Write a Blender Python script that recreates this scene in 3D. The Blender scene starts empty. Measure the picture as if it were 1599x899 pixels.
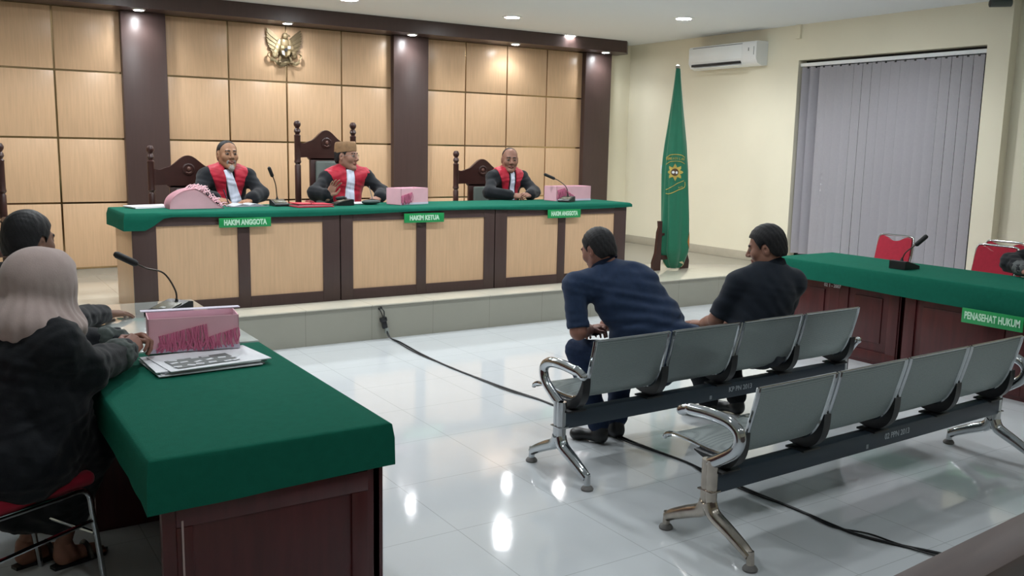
import bpy, bmesh, math, random
import numpy as np
from mathutils import Vector as V, Matrix as M

S = bpy.context.scene
C = S.collection
# ------------------------------------------------------------------ camera
PAN, TILT, ROLL, FPX, CAMH = 0.573246, 0.155022, 0.019983, 1419.2, 1.70
def camera():
    cp, sp, ct, st = math.cos(PAN), math.sin(PAN), math.cos(TILT), math.sin(TILT)
    f = V((sp*ct, cp*ct, -st)); r = V((cp, -sp, 0)); u = r.cross(f)
    cr, sr = math.cos(ROLL), math.sin(ROLL)
    r2 = cr*r + sr*u; u2 = -sr*r + cr*u
    cam = bpy.data.cameras.new('camera'); o = bpy.data.objects.new('camera', cam); C.objects.link(o)
    cam.sensor_width = 36; cam.lens = FPX/1599*36; cam.clip_start = .05
    m = M((r2, u2, -f)).transposed().to_4x4(); m.translation = V((0, 0, CAMH))
    o.matrix_world = m; S.camera = o
camera()
# ------------------------------------------------------------------ light and exposure
S.view_settings.view_transform = 'Standard'; S.view_settings.look = 'None'
S.view_settings.gamma = 1; S.view_settings.use_curve_mapping = False
S.view_settings.exposure = 1.42
W = bpy.data.worlds.new('world'); S.world = W; W.use_nodes = True
W.node_tree.nodes['Background'].inputs[0].default_value = (.55, .62, .75, 1)
W.node_tree.nodes['Background'].inputs[1].default_value = .3
DISC = 55.0          # brightness of a downlight's diffuser
LAMP_W = 34.0        # watts of a ceiling downlight
SOFFIT_W = 5.5
LAMP_COL = (.94, .975, 1.0)

# ------------------------------------------------------------------ materials
def lin(c):
    if isinstance(c, str):
        c = [int(c[i:i+2], 16)/255 for i in (0, 2, 4)]
    return tuple(x/12.92 if x <= .04045 else ((x+.055)/1.055)**2.4 for x in c)
_m = {}
def mat(name, col, rough=.5, metal=0., spec=.5, var=0., vscale=8., bump=0., bscale=60., stretch=None, emit=0., coat=0., sheen=0.):
    if name in _m: return _m[name]
    m = bpy.data.materials.new(name); m.use_nodes = True; _m[name] = m
    nt = m.node_tree; b = nt.nodes['Principled BSDF']; c = lin(col)
    b.inputs['Base Color'].default_value = (*c, 1); b.inputs['Roughness'].default_value = rough
    b.inputs['Metallic'].default_value = metal; b.inputs['Specular IOR Level'].default_value = spec
    b.inputs['Coat Weight'].default_value = coat; b.inputs['Sheen Weight'].default_value = sheen
    if emit:
        b.inputs['Emission Color'].default_value = (*c, 1); b.inputs['Emission Strength'].default_value = emit
    if var or bump:
        tc = nt.nodes.new('ShaderNodeTexCoord'); mp = nt.nodes.new('ShaderNodeMapping')
        nt.links.new(tc.outputs['Object'], mp.inputs[0])
        if stretch: mp.inputs['Scale'].default_value = stretch
    if var:
        n = nt.nodes.new('ShaderNodeTexNoise'); n.inputs['Scale'].default_value = vscale; n.inputs['Detail'].default_value = 4
        nt.links.new(mp.outputs[0], n.inputs['Vector'])
        r = nt.nodes.new('ShaderNodeValToRGB'); nt.links.new(n.outputs['Fac'], r.inputs[0])
        r.color_ramp.elements[0].position = .3; r.color_ramp.elements[1].position = .7
        r.color_ramp.elements[0].color = (*[x*(1-var) for x in c], 1)
        r.color_ramp.elements[1].color = (*[min(1, x*(1+var)) for x in c], 1)
        nt.links.new(r.outputs[0], b.inputs['Base Color'])
    if bump:
        n2 = nt.nodes.new('ShaderNodeTexNoise'); n2.inputs['Scale'].default_value = bscale; n2.inputs['Detail'].default_value = 3
        nt.links.new(mp.outputs[0], n2.inputs['Vector'])
        bp = nt.nodes.new('ShaderNodeBump'); bp.inputs['Strength'].default_value = bump; bp.inputs['Distance'].default_value = .01
        nt.links.new(n2.outputs['Fac'], bp.inputs['Height']); nt.links.new(bp.outputs[0], b.inputs['Normal'])
    return m
def tile_mat(name, col, grout, size, rough, spec, var=.03, off=(0, 0), plane='xy', w=.004, bump=0., coat=0.):
    if name in _m: return _m[name]
    m = bpy.data.materials.new(name); m.use_nodes = True; _m[name] = m
    nt = m.node_tree; L = nt.links; b = nt.nodes['Principled BSDF']
    b.inputs['Roughness'].default_value = rough; b.inputs['Specular IOR Level'].default_value = spec
    b.inputs['Coat Weight'].default_value = coat; b.inputs['Coat Roughness'].default_value = rough
    g = nt.nodes.new('ShaderNodeNewGeometry'); s = nt.nodes.new('ShaderNodeSeparateXYZ'); L.new(g.outputs['Position'], s.inputs[0])
    facs = []
    for ax, o in zip(plane, off):
        a = nt.nodes.new('ShaderNodeMath'); a.operation = 'ADD'; a.inputs[1].default_value = 100*size - o
        L.new(s.outputs[ax.upper()], a.inputs[0])
        d = nt.nodes.new('ShaderNodeMath'); d.operation = 'PINGPONG'; d.inputs[1].default_value = size/2; L.new(a.outputs[0], d.inputs[0])
        c = nt.nodes.new('ShaderNodeMath'); c.operation = 'LESS_THAN'; c.inputs[1].default_value = w/2; L.new(d.outputs[0], c.inputs[0])
        facs.append(c)
    mx = nt.nodes.new('ShaderNodeMath'); mx.operation = 'MAXIMUM'; L.new(facs[0].outputs[0], mx.inputs[0]); L.new(facs[1].outputs[0], mx.inputs[1])
    n = nt.nodes.new('ShaderNodeTexNoise'); n.inputs['Scale'].default_value = 3; L.new(g.outputs['Position'], n.inputs['Vector'])
    c0 = lin(col); r = nt.nodes.new('ShaderNodeValToRGB'); L.new(n.outputs['Fac'], r.inputs[0])
    r.color_ramp.elements[0].color = (*[x*(1-var) for x in c0], 1); r.color_ramp.elements[1].color = (*[min(1, x*(1+var)) for x in c0], 1)
    mix = nt.nodes.new('ShaderNodeMix'); mix.data_type = 'RGBA'; L.new(mx.outputs[0], mix.inputs[0]); L.new(r.outputs[0], mix.inputs[6])
    mix.inputs[7].default_value = (*lin(grout), 1); L.new(mix.outputs[2], b.inputs['Base Color'])
    if bump:
        n2 = nt.nodes.new('ShaderNodeTexNoise'); n2.inputs['Scale'].default_value = 5; n2.inputs['Detail'].default_value = 2; L.new(g.outputs['Position'], n2.inputs['Vector'])
        bp = nt.nodes.new('ShaderNodeBump'); bp.inputs['Strength'].default_value = bump; bp.inputs['Distance'].default_value = .02
        L.new(n2.outputs['Fac'], bp.inputs['Height']); L.new(bp.outputs[0], b.inputs['Normal'])
        L.new(bp.outputs[0], b.inputs['Coat Normal'])
    return m

CREAM = mat('cream_paint', 'e9e3ce', .75, spec=.2, var=.02, vscale=2)
CEIL = mat('ceiling_paint', 'e0e4e7', .85, spec=.15)
BEECH = mat('beech_laminate', 'd2af8c', .32, spec=.4, var=.07, vscale=9, stretch=(6, 6, .35))
BROWN = mat('dark_brown_laminate', '4b3b38', .35, spec=.4, var=.05, vscale=10, stretch=(5, 5, .4))
GOLD = mat('mirror_strip', 'b09672', .16, metal=1)
FLOOR = tile_mat('white_tile', 'd3d8db', 'b4b9bb', .6, .07, .5, var=.02, off=(.1, .35), bump=.035, coat=.35)
PLAT = tile_mat('beige_tile', 'c9c4b4', 'a39e90', .6, .12, .5, var=.03, off=(.2, 7.2))
RISER = tile_mat('grey_riser_tile', '9a998d', '7f7d72', .6, .3, .4, var=.05, off=(.2, .9), plane='xz')
SKIRT = mat('grey_skirting_tile', 'b3ac9c', .35, var=.05)
GREEN = mat('green_felt', '175f4d', .9, spec=.08, var=.05, vscale=30, bump=.15, bscale=220)
REDWOOD = mat('red_brown_wood', '4a1d1e', .33, spec=.45, var=.22, vscale=6, stretch=(4, 4, .5))
CHROME = mat('chrome', 'b9bdc0', .1, metal=1)
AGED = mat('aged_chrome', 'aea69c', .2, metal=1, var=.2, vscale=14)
STEEL = mat('perforated_steel', '8f9a99', .38, metal=.75, spec=.5)
BEAM = mat('dark_blue_grey_steel', '333f4a', .4, metal=.2)
BLACK = mat('black_plastic', '15171a', .4)
MATTEBLACK = mat('black_rubber', '101113', .7)
WHITE = mat('white_plastic', 'e9ecee', .35)
PINK = mat('pink_card', 'e6b2be', .6, var=.03, vscale=12)
DPINK = mat('deep_pink_string', 'c76c8c', .5)
LPINK = mat('pale_pink_string', 'ecc3cc', .6)
PAPER = mat('white_paper', 'e6e8ec', .7)
CARD = mat('lilac_white_card', 'd5cfe0', .6)
REDVELVET = mat('red_cushion', 'a01f34', .75, spec=.2, var=.08, vscale=30, sheen=.2)
CARVED = mat('carved_dark_wood', '3c211d', .35, var=.15, vscale=10)
GREYPAD = mat('grey_green_leather', '6c7570', .5)
BRASS = mat('aged_brass', '75654a', .5, metal=.3)
SIGNGREEN = mat('sign_green', '18924f', .35)
LETTER = mat('pale_letter', 'c2e6cd', .45)

# ------------------------------------------------------------------ mesh helpers
class MB:
    def __init__(s): s.bm = bmesh.new()
    def box(s, lo, hi, bev=0., m=None, seg=2):
        c = [(a+b)/2 for a, b in zip(lo, hi)]; d = [abs(b-a) for a, b in zip(lo, hi)]
        t = M.Translation(c) @ M.Diagonal((*d, 1))
        g = bmesh.ops.create_cube(s.bm, size=1, matrix=t); vs = g['verts']
        if bev:
            es = list({e for v in vs for e in v.link_edges})
            r = bmesh.ops.bevel(s.bm, geom=es, offset=bev, segments=seg, affect='EDGES', profile=.5)
            vs = list({v for f in r['faces'] for v in f.verts} | {v for v in vs if v.is_valid})
        if m is not None: bmesh.ops.transform(s.bm, matrix=m, verts=vs)
        return s
    def tube(s, pts, r, n=10, closed=False, smooth=0, cap=True, flat=1.):
        pts = [V(p) for p in pts]
        if smooth: pts = catmull(pts, smooth, closed)
        N = len(pts); rs = [r(i/(N-1)) for i in range(N)] if callable(r) else [r]*N
        tan = []
        for i in range(N):
            a = pts[i-1] if (i or closed) else pts[i]; b = pts[(i+1) % N] if (i < N-1 or closed) else pts[i]
            tan.append((b-a).normalized() if (b-a).length > 1e-9 else V((0, 0, 1)))
        up = V((0, 0, 1)) if abs(tan[0].z) < .9 else V((1, 0, 0))
        x = tan[0].cross(up).normalized(); rings = []
        for i in range(N):
            x = (x - tan[i]*x.dot(tan[i])).normalized(); y = tan[i].cross(x)
            rings.append([s.bm.verts.new(pts[i] + rs[i]*(math.cos(2*math.pi*k/n)*x + flat*math.sin(2*math.pi*k/n)*y)) for k in range(n)])
        for i in range(N if closed else N-1):
            A, B = rings[i], rings[(i+1) % N]
            for k in range(n): s.bm.faces.new((A[k], A[(k+1) % n], B[(k+1) % n], B[k]))
        if cap and not closed:
            s.bm.faces.new(list(reversed(rings[0]))); s.bm.faces.new(rings[-1])
        return s
    def lathe(s, prof, loc=(0, 0, 0), n=20, m=None):
        rings = []; vs = []
        for r, z in prof:
            ring = [s.bm.verts.new(V((max(r, .0004)*math.cos(2*math.pi*k/n), max(r, .0004)*math.sin(2*math.pi*k/n), z))) for k in range(n)]
            rings.append(ring); vs += ring
        for A, B in zip(rings, rings[1:]):
            for k in range(n): s.bm.faces.new((A[k], A[(k+1) % n], B[(k+1) % n], B[k]))
        s.bm.faces.new(list(reversed(rings[0]))); s.bm.faces.new(rings[-1])
        t = M.Translation(loc) @ (m if m is not None else M())
        bmesh.ops.transform(s.bm, matrix=t, verts=vs)
        return s
    def prism(s, poly, d0, d1, m=None, bev=0.):
        """outline in local xy, extruded along local z from d0 to d1"""
        vs0 = [s.bm.verts.new((x, y, d0)) for x, y in poly]; vs1 = [s.bm.verts.new((x, y, d1)) for x, y in poly]
        n = len(poly); fs = [s.bm.faces.new(list(reversed(vs0))), s.bm.faces.new(vs1)]
        for k in range(n): fs.append(s.bm.faces.new((vs0[k], vs0[(k+1) % n], vs1[(k+1) % n], vs1[k])))
        if m is not None: bmesh.ops.transform(s.bm, matrix=m, verts=vs0+vs1)
        return s
    def grid(s, P):
        """P: rows of points -> quads"""
        R = [[s.bm.verts.new(p) for p in row] for row in P]
        for A, B in zip(R, R[1:]):
            for k in range(len(A)-1): s.bm.faces.new((A[k], A[k+1], B[k+1], B[k]))
        return s
    def ball(s, c, r, n=12, sc=(1, 1, 1), m=None):
        t = M.Translation(c) @ (m if m is not None else M()) @ M.Diagonal((*sc, 1))
        bmesh.ops.create_uvsphere(s.bm, u_segments=n*2, v_segments=n, radius=r, matrix=t); return s
    def solid(s, th):
        bmesh.ops.solidify(s.bm, geom=s.bm.faces[:], thickness=th); return s
    def build(s, name, m, parent=None, angle=40, label=None):
        bmesh.ops.recalc_face_normals(s.bm, faces=s.bm.faces[:])
        me = bpy.data.meshes.new(name); s.bm.to_mesh(me); s.bm.free()
        return link(name, me, m, parent, angle, label)
def link(name, me, m, parent=None, angle=40, label=None):
    for x in (m if isinstance(m, (list, tuple)) else [m]): me.materials.append(x)
    me.polygons.foreach_set('use_smooth', [True]*len(me.polygons))
    if angle: me.set_sharp_from_angle(angle=math.radians(angle))
    o = bpy.data.objects.new(name, me); C.objects.link(o)
    if parent is not None: o.parent = parent
    if label: o['label'] = label
    return o
def catmull(p, n, closed=False):
    out = []; N = len(p)
    for i in range(N if closed else N-1):
        g = (lambda k: p[k % N]) if closed else (lambda k: p[min(max(k, 0), N-1)])
        a, b, c, d = g(i-1), g(i), g(i+1), g(i+2)
        for j in range(n):
            t = j/n
            out.append(.5*((2*b)+(c-a)*t+(2*a-5*b+4*c-d)*t*t+(-a+3*b-3*c+d)*t**3))
    if not closed: out.append(p[-1])
    return out
def thing(name, label, cat, loc=(0, 0, 0), rz=0., group=None):
    o = bpy.data.objects.new(name, None); C.objects.link(o); o.empty_display_size = .1
    o.location = loc; o.rotation_euler = (0, 0, rz); o['label'] = label; o['category'] = cat
    if group: o['group'] = group
    return o
def tag(o, label, cat, group=None):
    o['label'] = label; o['category'] = cat
    if group: o['group'] = group
    return o
def struct(o): o['kind'] = 'structure'; return o
def text(name, body, size, m, parent, mw, ext=.0015, bold=.0, sx=1., align='CENTER'):
    cu = bpy.data.curves.new(name, 'FONT'); cu.body = body; cu.size = size; cu.extrude = ext; cu.offset = bold
    cu.align_x = align; cu.align_y = 'CENTER'; cu.resolution_u = 3
    o = bpy.data.objects.new('tmp', cu); C.objects.link(o)
    bpy.context.view_layer.update()
    me = bpy.data.meshes.new_from_object(o.evaluated_get(bpy.context.evaluated_depsgraph_get()))
    bpy.data.objects.remove(o); bpy.data.curves.remove(cu)
    me.transform(M.Diagonal((sx, 1, 1, 1))); me.transform(mw); me.materials.clear()
    return link(name, me, m, parent, 30)
def frame(x, y, o):
    """matrix with local x, y axes and origin o"""
    x = V(x).normalized(); y = V(y); y = (y - x*y.dot(x)).normalized(); z = x.cross(y)
    m = M((x, y, z)).transposed().to_4x4(); m.translation = V(o); return m
R_ = math.radians
def dup(root, loc, rz, label=None, group=None):
    r = root.copy(); C.objects.link(r); r.location = loc; r.rotation_euler = (0, 0, rz)
    if label: r['label'] = label
    if group: r['group'] = group
    for ch in list(root.children):
        c = ch.copy(); C.objects.link(c); c.parent = r
        for g in ch.children:
            d = g.copy(); C.objects.link(d); d.parent = c
    return r
# ================================================================== the room
PZ = .31            # platform height
CZ = 3.18           # ceiling
XR, XRO, XL, YB, YF, YN = 8.83, 8.95, -3.4, 10.6, -2.2, 4.97
struct(MB().box((XL, YF, -.1), (XRO+.1, YB+.1, 0)).build('floor', FLOOR))
struct(MB().box((XL, YF, CZ), (XRO+.1, YB+.1, CZ+.1)).build('ceiling', CEIL))
pl = struct(MB().box((XL, 7.2, 0), (XR, YB, PZ-.012)).build('platform', RISER))
MB().box((XL, 7.185, PZ-.012), (XR, YB, PZ), .003).build('tile_top', PLAT, pl)
wb = struct(MB().box((XL, YB, 0), (XRO+.1, YB+.1, CZ)).build('wall_back', CREAM))
struct(MB().box((XL-.1, YF, 0), (XL, YB, CZ)).build('wall_left', CREAM))
struct(MB().box((XL-.1, YF-.1, 0), (XRO+.1, YF, CZ)).build('wall_front', CREAM))
# right wall with the window opening; the stretch nearest the viewer steps back
WY0, WY1, WZ0, WZ1 = 5.20, 7.50, .42, 2.77
w = MB()
w.box((XR, WY1, 0), (XR+.22, YB, CZ)); w.box((XR, YN, 0), (XR+.22, WY0, CZ))
w.box((XR, WY0, 0), (XR+.22, WY1, WZ0)); w.box((XR, WY0, WZ1), (XR+.22, WY1, CZ))
w.box((XRO, YF, 0), (XR+.22, YN, CZ))
wr = struct(w.build('wall_right', CREAM))
struct(MB().box((XR-.03, WY1-.02, CZ-.16), (XR, WY1+.05, CZ)).build('trim_1', CREAM))
bs = MB(); bs.box((XR-.012, 7.2, PZ), (XR, YB, PZ+.11), .002); struct(bs.build('baseboard_right', SKIRT))
struct(MB().box((8.38, YB-.012, PZ), (XR-.012, YB, PZ+.11), .002).build('baseboard_back', SKIRT))
# window: frame and pane behind the blind
wf = MB()
for y0, y1, z0, z1 in ((WY0, WY0+.05, WZ0, WZ1), (WY1-.05, WY1, WZ0, WZ1), (WY0, WY1, WZ0, WZ0+.05), (WY0, WY1, WZ1-.05, WZ1), ((WY0+WY1)/2-.025, (WY0+WY1)/2+.025, WZ0, WZ1)):
    wf.box((XR+.14, y0, z0), (XR+.19, y1, z1), .003)
win = struct(wf.build('window_1', mat('dark_window_frame', '2d2b2c', .4)))
MB().box((XR+.163, WY0+.04, WZ0+.04), (XR+.168, WY1-.04, WZ1-.04)).build('pane', mat('night_glass', '1b2026', .05, spec=.6), win)
# beech panels between mirror strips, dark pillars, cornice
PX = [-1.30, -.85, 1.83, 2.28, 4.96, 5.44, 7.92, 8.38]
bays = [(-.85, 1.83, [-.11, .54, 1.19]), (2.28, 4.96, [2.96, 3.63, 4.31]), (5.44, 7.92, [6.03, 6.67, 7.32]), (XL, -1.30, [-2.0, -2.7])]
rows = [PZ+.02, 1.015, 1.69, 2.38, 3.02]
for bi, (x0, x1, seams) in enumerate(bays):
    b = struct(MB().box((x0, YB-.03, PZ), (x1, YB, 3.02)).build('trim_%d' % (2+bi), GOLD))
    xs = [x0-.02]+sorted(seams)+[x1+.02]
    for i in range(len(xs)-1):
        for j in range(4):
            MB().box((xs[i]+.010, YB-.045, rows[j]+(.010 if j else 0)), (xs[i+1]-.010, YB-.03, rows[j+1]-.010), .002).build('panel', BEECH, b)
for k in range(4):
    struct(MB().box((PX[2*k], YB-.13, PZ), (PX[2*k+1], YB, 3.02), .004).build('pillar', BROWN))
co = MB(); co.prism([(XL, 10.17), (8.40, 10.17), (8.56, 10.34), (8.56, YB), (XL, YB)], 3.02, CZ-.001); struct(co.build('trim_6', BROWN))
# grey brown barrier rail at the lower right corner
bq = frame((.66, .050, 0), (0, 0, 1), (1.55, .985, 0))
rail = thing('barrier_rail', 'grey brown wooden barrier rail in the bottom right corner, nearest to the viewer', 'railing', (1.78, 1.16, 0), math.atan2(.05, .66))
rw = mat('dull_brown_wood', '5a4d4a', .45, var=.1, vscale=8, stretch=(.4, 4, 4))
MB().box((-.5, -.125, .70), (2.2, 0, .75), .006).build('top_rail', rw, rail)
MB().box((-.48, -.09, .06), (2.18, -.05, .70)).build('board_panel', rw, rail)
for x in (-.45, .85, 2.1): MB().box((x, -.1, 0), (x+.06, -.03, .70), .004).build('post', rw, rail)

# ------------------------------------------------------------------ lamps
EMIT = bpy.data.materials.new('lamp_glow'); EMIT.use_nodes = True
_n = EMIT.node_tree; _n.nodes.remove(_n.nodes['Principled BSDF']); _e = _n.nodes.new('ShaderNodeEmission')
_e.inputs[0].default_value = (*LAMP_COL, 1); _e.inputs[1].default_value = DISC; _n.links.new(_e.outputs[0], _n.nodes['Material Output'].inputs[0])
def downlight(name, x, y, z, r, watt, label, group, spot=150, col=LAMP_COL):
    t = thing(name, label, 'ceiling lamp', (x, y, z), 0, group)
    MB().lathe([(r*.86, -.012), (r*1.02, -.014), (r*1.18, -.006), (r*1.2, 0), (r*.86, 0)], n=28).build('trim_ring', WHITE, t)
    MB().lathe([(r*.86, -.0125), (r*.6, -.0155), (r*.2, -.017), (0, -.017)], n=28).build('diffuser', EMIT, t)
    l = bpy.data.lights.new('lamp', 'SPOT'); l.energy = watt; l.color = col; l.shadow_soft_size = r*.8; l.spot_size = R_(spot); l.spot_blend = .6
    o = bpy.data.objects.new('lamp', l); C.objects.link(o); o.parent = t; o.location = (0, 0, -.03)
    return t
for x, y, lab in ((5.86, 9.19, 'recessed downlight in the ceiling above the bald right judge'),
                  (7.41, 10.2, 'recessed round downlight in the ceiling close above the right end of the cornice'),
                  (7.41, 7.98, 'recessed round downlight in the ceiling nearest to the air conditioner'),
                  (3.85, 9.2, 'recessed round downlight cut by the top edge of the photo above the emblem')):
    downlight('ceiling_downlight', x, y, CZ, .10, LAMP_W, lab, 'downlights in the ceiling')
for x, y in ((1.9, 9.2), (-.2, 9.2), (1.9, 7.6), (4.4, 7.6), (3.2, 6.0), (5.6, 6.0), (7.4, 6.0), (1.2, 6.0)):  # unseen lamps, added to give the room enough light
    downlight('ceiling_downlight', x, y, CZ, .10, LAMP_W, 'unseen round downlight added above the picture for room light', 'added downlights outside the frame')
for x, y in ((.6, 3.4), (3.4, 3.4), (6.2, 3.2), (.6, .6), (3.4, .6), (6.2, .6)):  # weak unseen lamps, added as fill over the front of the room
    downlight('ceiling_downlight', x, y, CZ, .10, LAMP_W*(.22 if y > 2 else .08), 'unseen round downlight added above the picture for room light', 'added downlights outside the frame')
for x, lab in ((1.98, 'small soffit lamp under the cornice at the left dark pillar'), (3.56, 'small soffit lamp under the cornice right above the eagle emblem'),
               (5.12, 'small soffit lamp under the cornice at the middle dark pillar'), (6.62, 'small soffit lamp under the cornice above the right hand bay of beech panels'),
               (8.12, 'small soffit lamp under the right end of the cornice')):
    downlight('soffit_downlight', x, 10.29, 3.02, .055, SOFFIT_W, lab, 'lamps under the cornice', 140)

# ------------------------------------------------------------------ things on the walls
# vertical blind
SL = mat('lilac_grey_blind', 'd6d3da', .7, spec=.2, var=.02, vscale=40)
bl = thing('vertical_blind', 'closed lilac grey vertical blind covering the window on the right wall', 'blind', (XR+.05, (WY0+WY1)/2, WZ1))
MB().box((-.025, -1.14, -.075), (.025, 1.14, -.035), .004).build('head_rail', WHITE, bl)
random.seed(4)
ns = 19; pitch = 2.22/ns
for i in range(ns):
    y = 1.09 - pitch*(i+.35) ; a = R_(85 if i > 1 else 35) + random.uniform(-.05, .05)
    P = []
    for k in range(7):
        u = (k/6-.5)*(.109 if i > 1 else .13); bow = .005*(1-(2*k/6-1)**2)
        dy, dx = u*math.sin(a)+bow*math.cos(a), u*math.cos(a)-bow*math.sin(a)
        P.append([(dx, y-dy, -.085), (dx, y-dy, -1.2), (dx+.004*math.sin(i), y-dy, WZ0+.06-WZ1)])
    MB().grid(P).solid(.0012).build('slat', SL, bl)
    MB().box((-.008, y-.012, -.10), (.008, y+.012, -.072), .002).build('hanger', BLACK, bl)
# air conditioner
ac = thing('air_conditioner', 'white split air conditioner unit high on the cream right wall', 'air conditioner', (XR, 8.57, 2.74)); ac.scale = (1, 1.17, 1)
prof = [(0, .0), (-.10, -.005), (-.17, .02), (-.205, .075), (-.205, .26), (-.19, .285), (0, .29)]
my = frame((1, 0, 0), (0, 0, 1), (0, 0, 0))
MB().prism(prof, -.50, .50, my).build('housing', WHITE, ac)
MB().box((-.2075, -.30, .085), (-.2035, .49, .255), .002).build('front_panel', mat('ac_panel_white', 'eef2f4', .25), ac)
MB().box((-.206, -.30, .262), (-.2015, .44, .270)).build('top_slot', mat('slot_grey', '777b7e', .5), ac)
MB().box((-.188, -.28, .020), (-.150, .46, .050), .002, M.Translation((-.012, 0, .012))).build('air_slot', BLACK, ac)
MB().box((-.235, -.28, -.004), (-.165, .44, .006), .003, M.Translation((0, 0, .006))).build('louvre', WHITE, ac)
MB().box((-.207, -.40, .17), (-.204, -.385, .21)).box((-.207, -.47, .12), (-.204, -.462, .22)).build('display_mark', mat('mark_grey', '8d9396', .5), ac)
MB().lathe([(.018, 0), (.018, .002), (.012, .003)], m=frame((0, 1, 0), (0, 0, 1), (-.2065, .44, .13))).build('badge', mat('badge_grey', 'b6bcc0', .3), ac)
# wall switch
sw = thing('wall_switch', 'small white wall switch on the cream wall behind the green flag', 'switch', (XR, 9.79, 1.41))
MB().box((-.010, -.04, -.06), (0, .04, .06), .003).build('plate', WHITE, sw); MB().box((-.014, -.015, -.03), (-.009, .015, .03), .002).build('rocker', WHITE, sw)
# dome security camera, partly cut by the top edge
cc = thing('security_camera', 'grey security camera under the ceiling at the top right edge', 'camera', (8.72, 5.02, CZ))
MB().lathe([(.05, -.02), (.055, 0), (.02, 0)], n=20).build('mount', mat('camera_grey', '9a9c9c', .4), cc)
MB().tube([(0, 0, -.01), (-.03, .02, -.05)], .018, 10).build('arm', mat('camera_grey', '9a9c9c', .4), cc)
MB().tube([(.05, -.05, -.05), (-.10, .07, -.055)], .036, 16).build('camera_body', mat('camera_dark', '4a5150', .35), cc)
MB().lathe([(.03, 0), (.03, .006), (.02, .008)], m=frame((.62, .78, 0), (0, 0, 1), (-.102, .072, -.055))).build('lens', BLACK, cc)

# eagle emblem with shield and ribbon (relief, aged brass)
em = thing('eagle_emblem', 'aged brass eagle emblem with spread wings and shield on the beech panels', 'emblem', (3.60, YB-.05, 2.74))
EX = frame((1, 0, 0), (0, 0, 1), (0, 0, 0))          # local x right, y up, z towards the room
PALEBRASS = mat('pale_brass', 'a39372', .5, metal=.3)
def feather_wing(sg):
    b = MB()
    for k in range(11):       # long primaries fan from the shoulder outwards and up
        t = k/10; x0, y0 = .045+.035*t, .10-.17*t
        tip = (.205+.035*math.sin(math.pi*t)-.075*t, .235-.29*t)
        d = V((tip[0]-x0, tip[1]-y0)); L = d.length; d /= L; q = V((-d.y, d.x)); wd = .0135
        pts = [(0, -wd*.7), (.6*L, -wd), (.93*L, -wd*.7), (L, 0), (.93*L, wd*.7), (.6*L, wd), (0, wd*.7)]
        b.prism([(sg*(x0+d.x*a+q.x*c), y0+d.y*a+q.y*c) for a, c in pts], .010+.002*(k % 2), .020+.009*(k % 2), EX)
    for k in range(7):        # coverts
        t = k/6; b.ball((sg*(.06+.06*t), -.03-.003*(k % 2), .09-.15*t), .028, 8, (1, .5, 1.2))
    return b
for sg in (-1, 1): feather_wing(sg).build('wing', PALEBRASS if sg < 0 else BRASS, em)
bd = MB(); bd.ball((0, -.035, .07), .055, 10, (1, .6, 1.35)); bd.ball((0, -.05, .155), .036, 10, (1, .9, 1.1)); bd.ball((0, -.03, .0), .075, 10, (1, .5, 1.3))
bd.tube([(0.01, -.06, .165), (.045, -.07, .16), (.055, -.07, .145)], lambda t: .014*(1-t)+.002, 8)
bd.build('body', BRASS, em)
sh = MB(); spts = [(-.06, .05), (.06, .05), (.062, -.02), (.045, -.06), (0, -.085), (-.045, -.06), (-.062, -.02)]
sh.prism(spts, .055, .075, EX); shd = sh.build('shield', mat('dark_brass', '6d5c3e', .4, metal=.7), em)
MB().prism([(-.018, .012), (0, .024), (.018, .012), (.018, -.008), (0, -.020), (-.018, -.008)], .075, .084, EX).build('star_field', BLACK, shd)
MB().prism([(-.054, .044), (-.022, .044), (-.022, .014), (-.054, .014)], .075, .079, EX).prism([(.022, -.012), (.050, -.012), (.042, -.052), (.012, -.066)], .075, .079, EX).build('shield_quarter', PALEBRASS, shd)
MB().prism([(.022, .044), (.054, .044), (.054, .014), (.022, .014)], .075, .079, EX).prism([(-.022, -.012), (-.050, -.012), (-.042, -.052), (-.012, -.066)], .075, .079, EX).build('shield_quarter', mat('silver_enamel', 'b9bdc0', .3), shd)
tl = MB()
for k in range(7):
    a = R_(-36+12*k); tl.prism([(math.sin(a)*.03-.014*math.cos(a), -.06-.014*math.sin(a)), (math.sin(a)*.03+.014*math.cos(a), -.06+.014*math.sin(a)), (math.sin(a)*.135+.012, -.04-.125*math.cos(a)), (math.sin(a)*.14, -.045-.14*math.cos(a)), (math.sin(a)*.135-.012, -.04-.125*math.cos(a))], .012+.003*(k % 2), .028+.003*(k % 2), EX)
tl.build('tail', BRASS, em)
rb = MB(); P = []
for k in range(25):
    t = k/24*2-1; x = .175*t; z = -.115-.035*(1-t*t)+.02*math.sin(6*t); P.append([(x, -.035-.012*math.cos(5*t), z+.022), (x, -.04-.012*math.cos(5*t), z), (x, -.035-.012*math.cos(5*t), z-.022)])
rb.grid(P).solid(.004); rb.tube([(-.175, -.035, -.10), (-.20, -.03, -.06), (-.17, -.03, -.03)], .016, 8, smooth=4, flat=.4); rb.tube([(.175, -.035, -.10), (.20, -.03, -.06), (.17, -.03, -.03)], .016, 8, smooth=4, flat=.4)
rbn = rb.build('ribbon', PALEBRASS, em)
text('motto', 'BHINNEKA TUNGGAL IKA', .017, mat('dark_brass', '6d5c3e'), rbn, frame((1, 0, 0), (0, 0, 1), (0, -.056, -.15)), bold=.0004)
lg = MB()
for sg in (-1, 1):
    lg.tube([(sg*.035, -.03, -.05), (sg*.06, -.045, -.095), (sg*.07, -.05, -.125)], .016, 8, smooth=3)
    for q in (-.015, 0, .015): lg.tube([(sg*.07, -.05, -.12), (sg*.07+q, -.065, -.145)], .006, 6)
lg.build('talons', BRASS, em)

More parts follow.
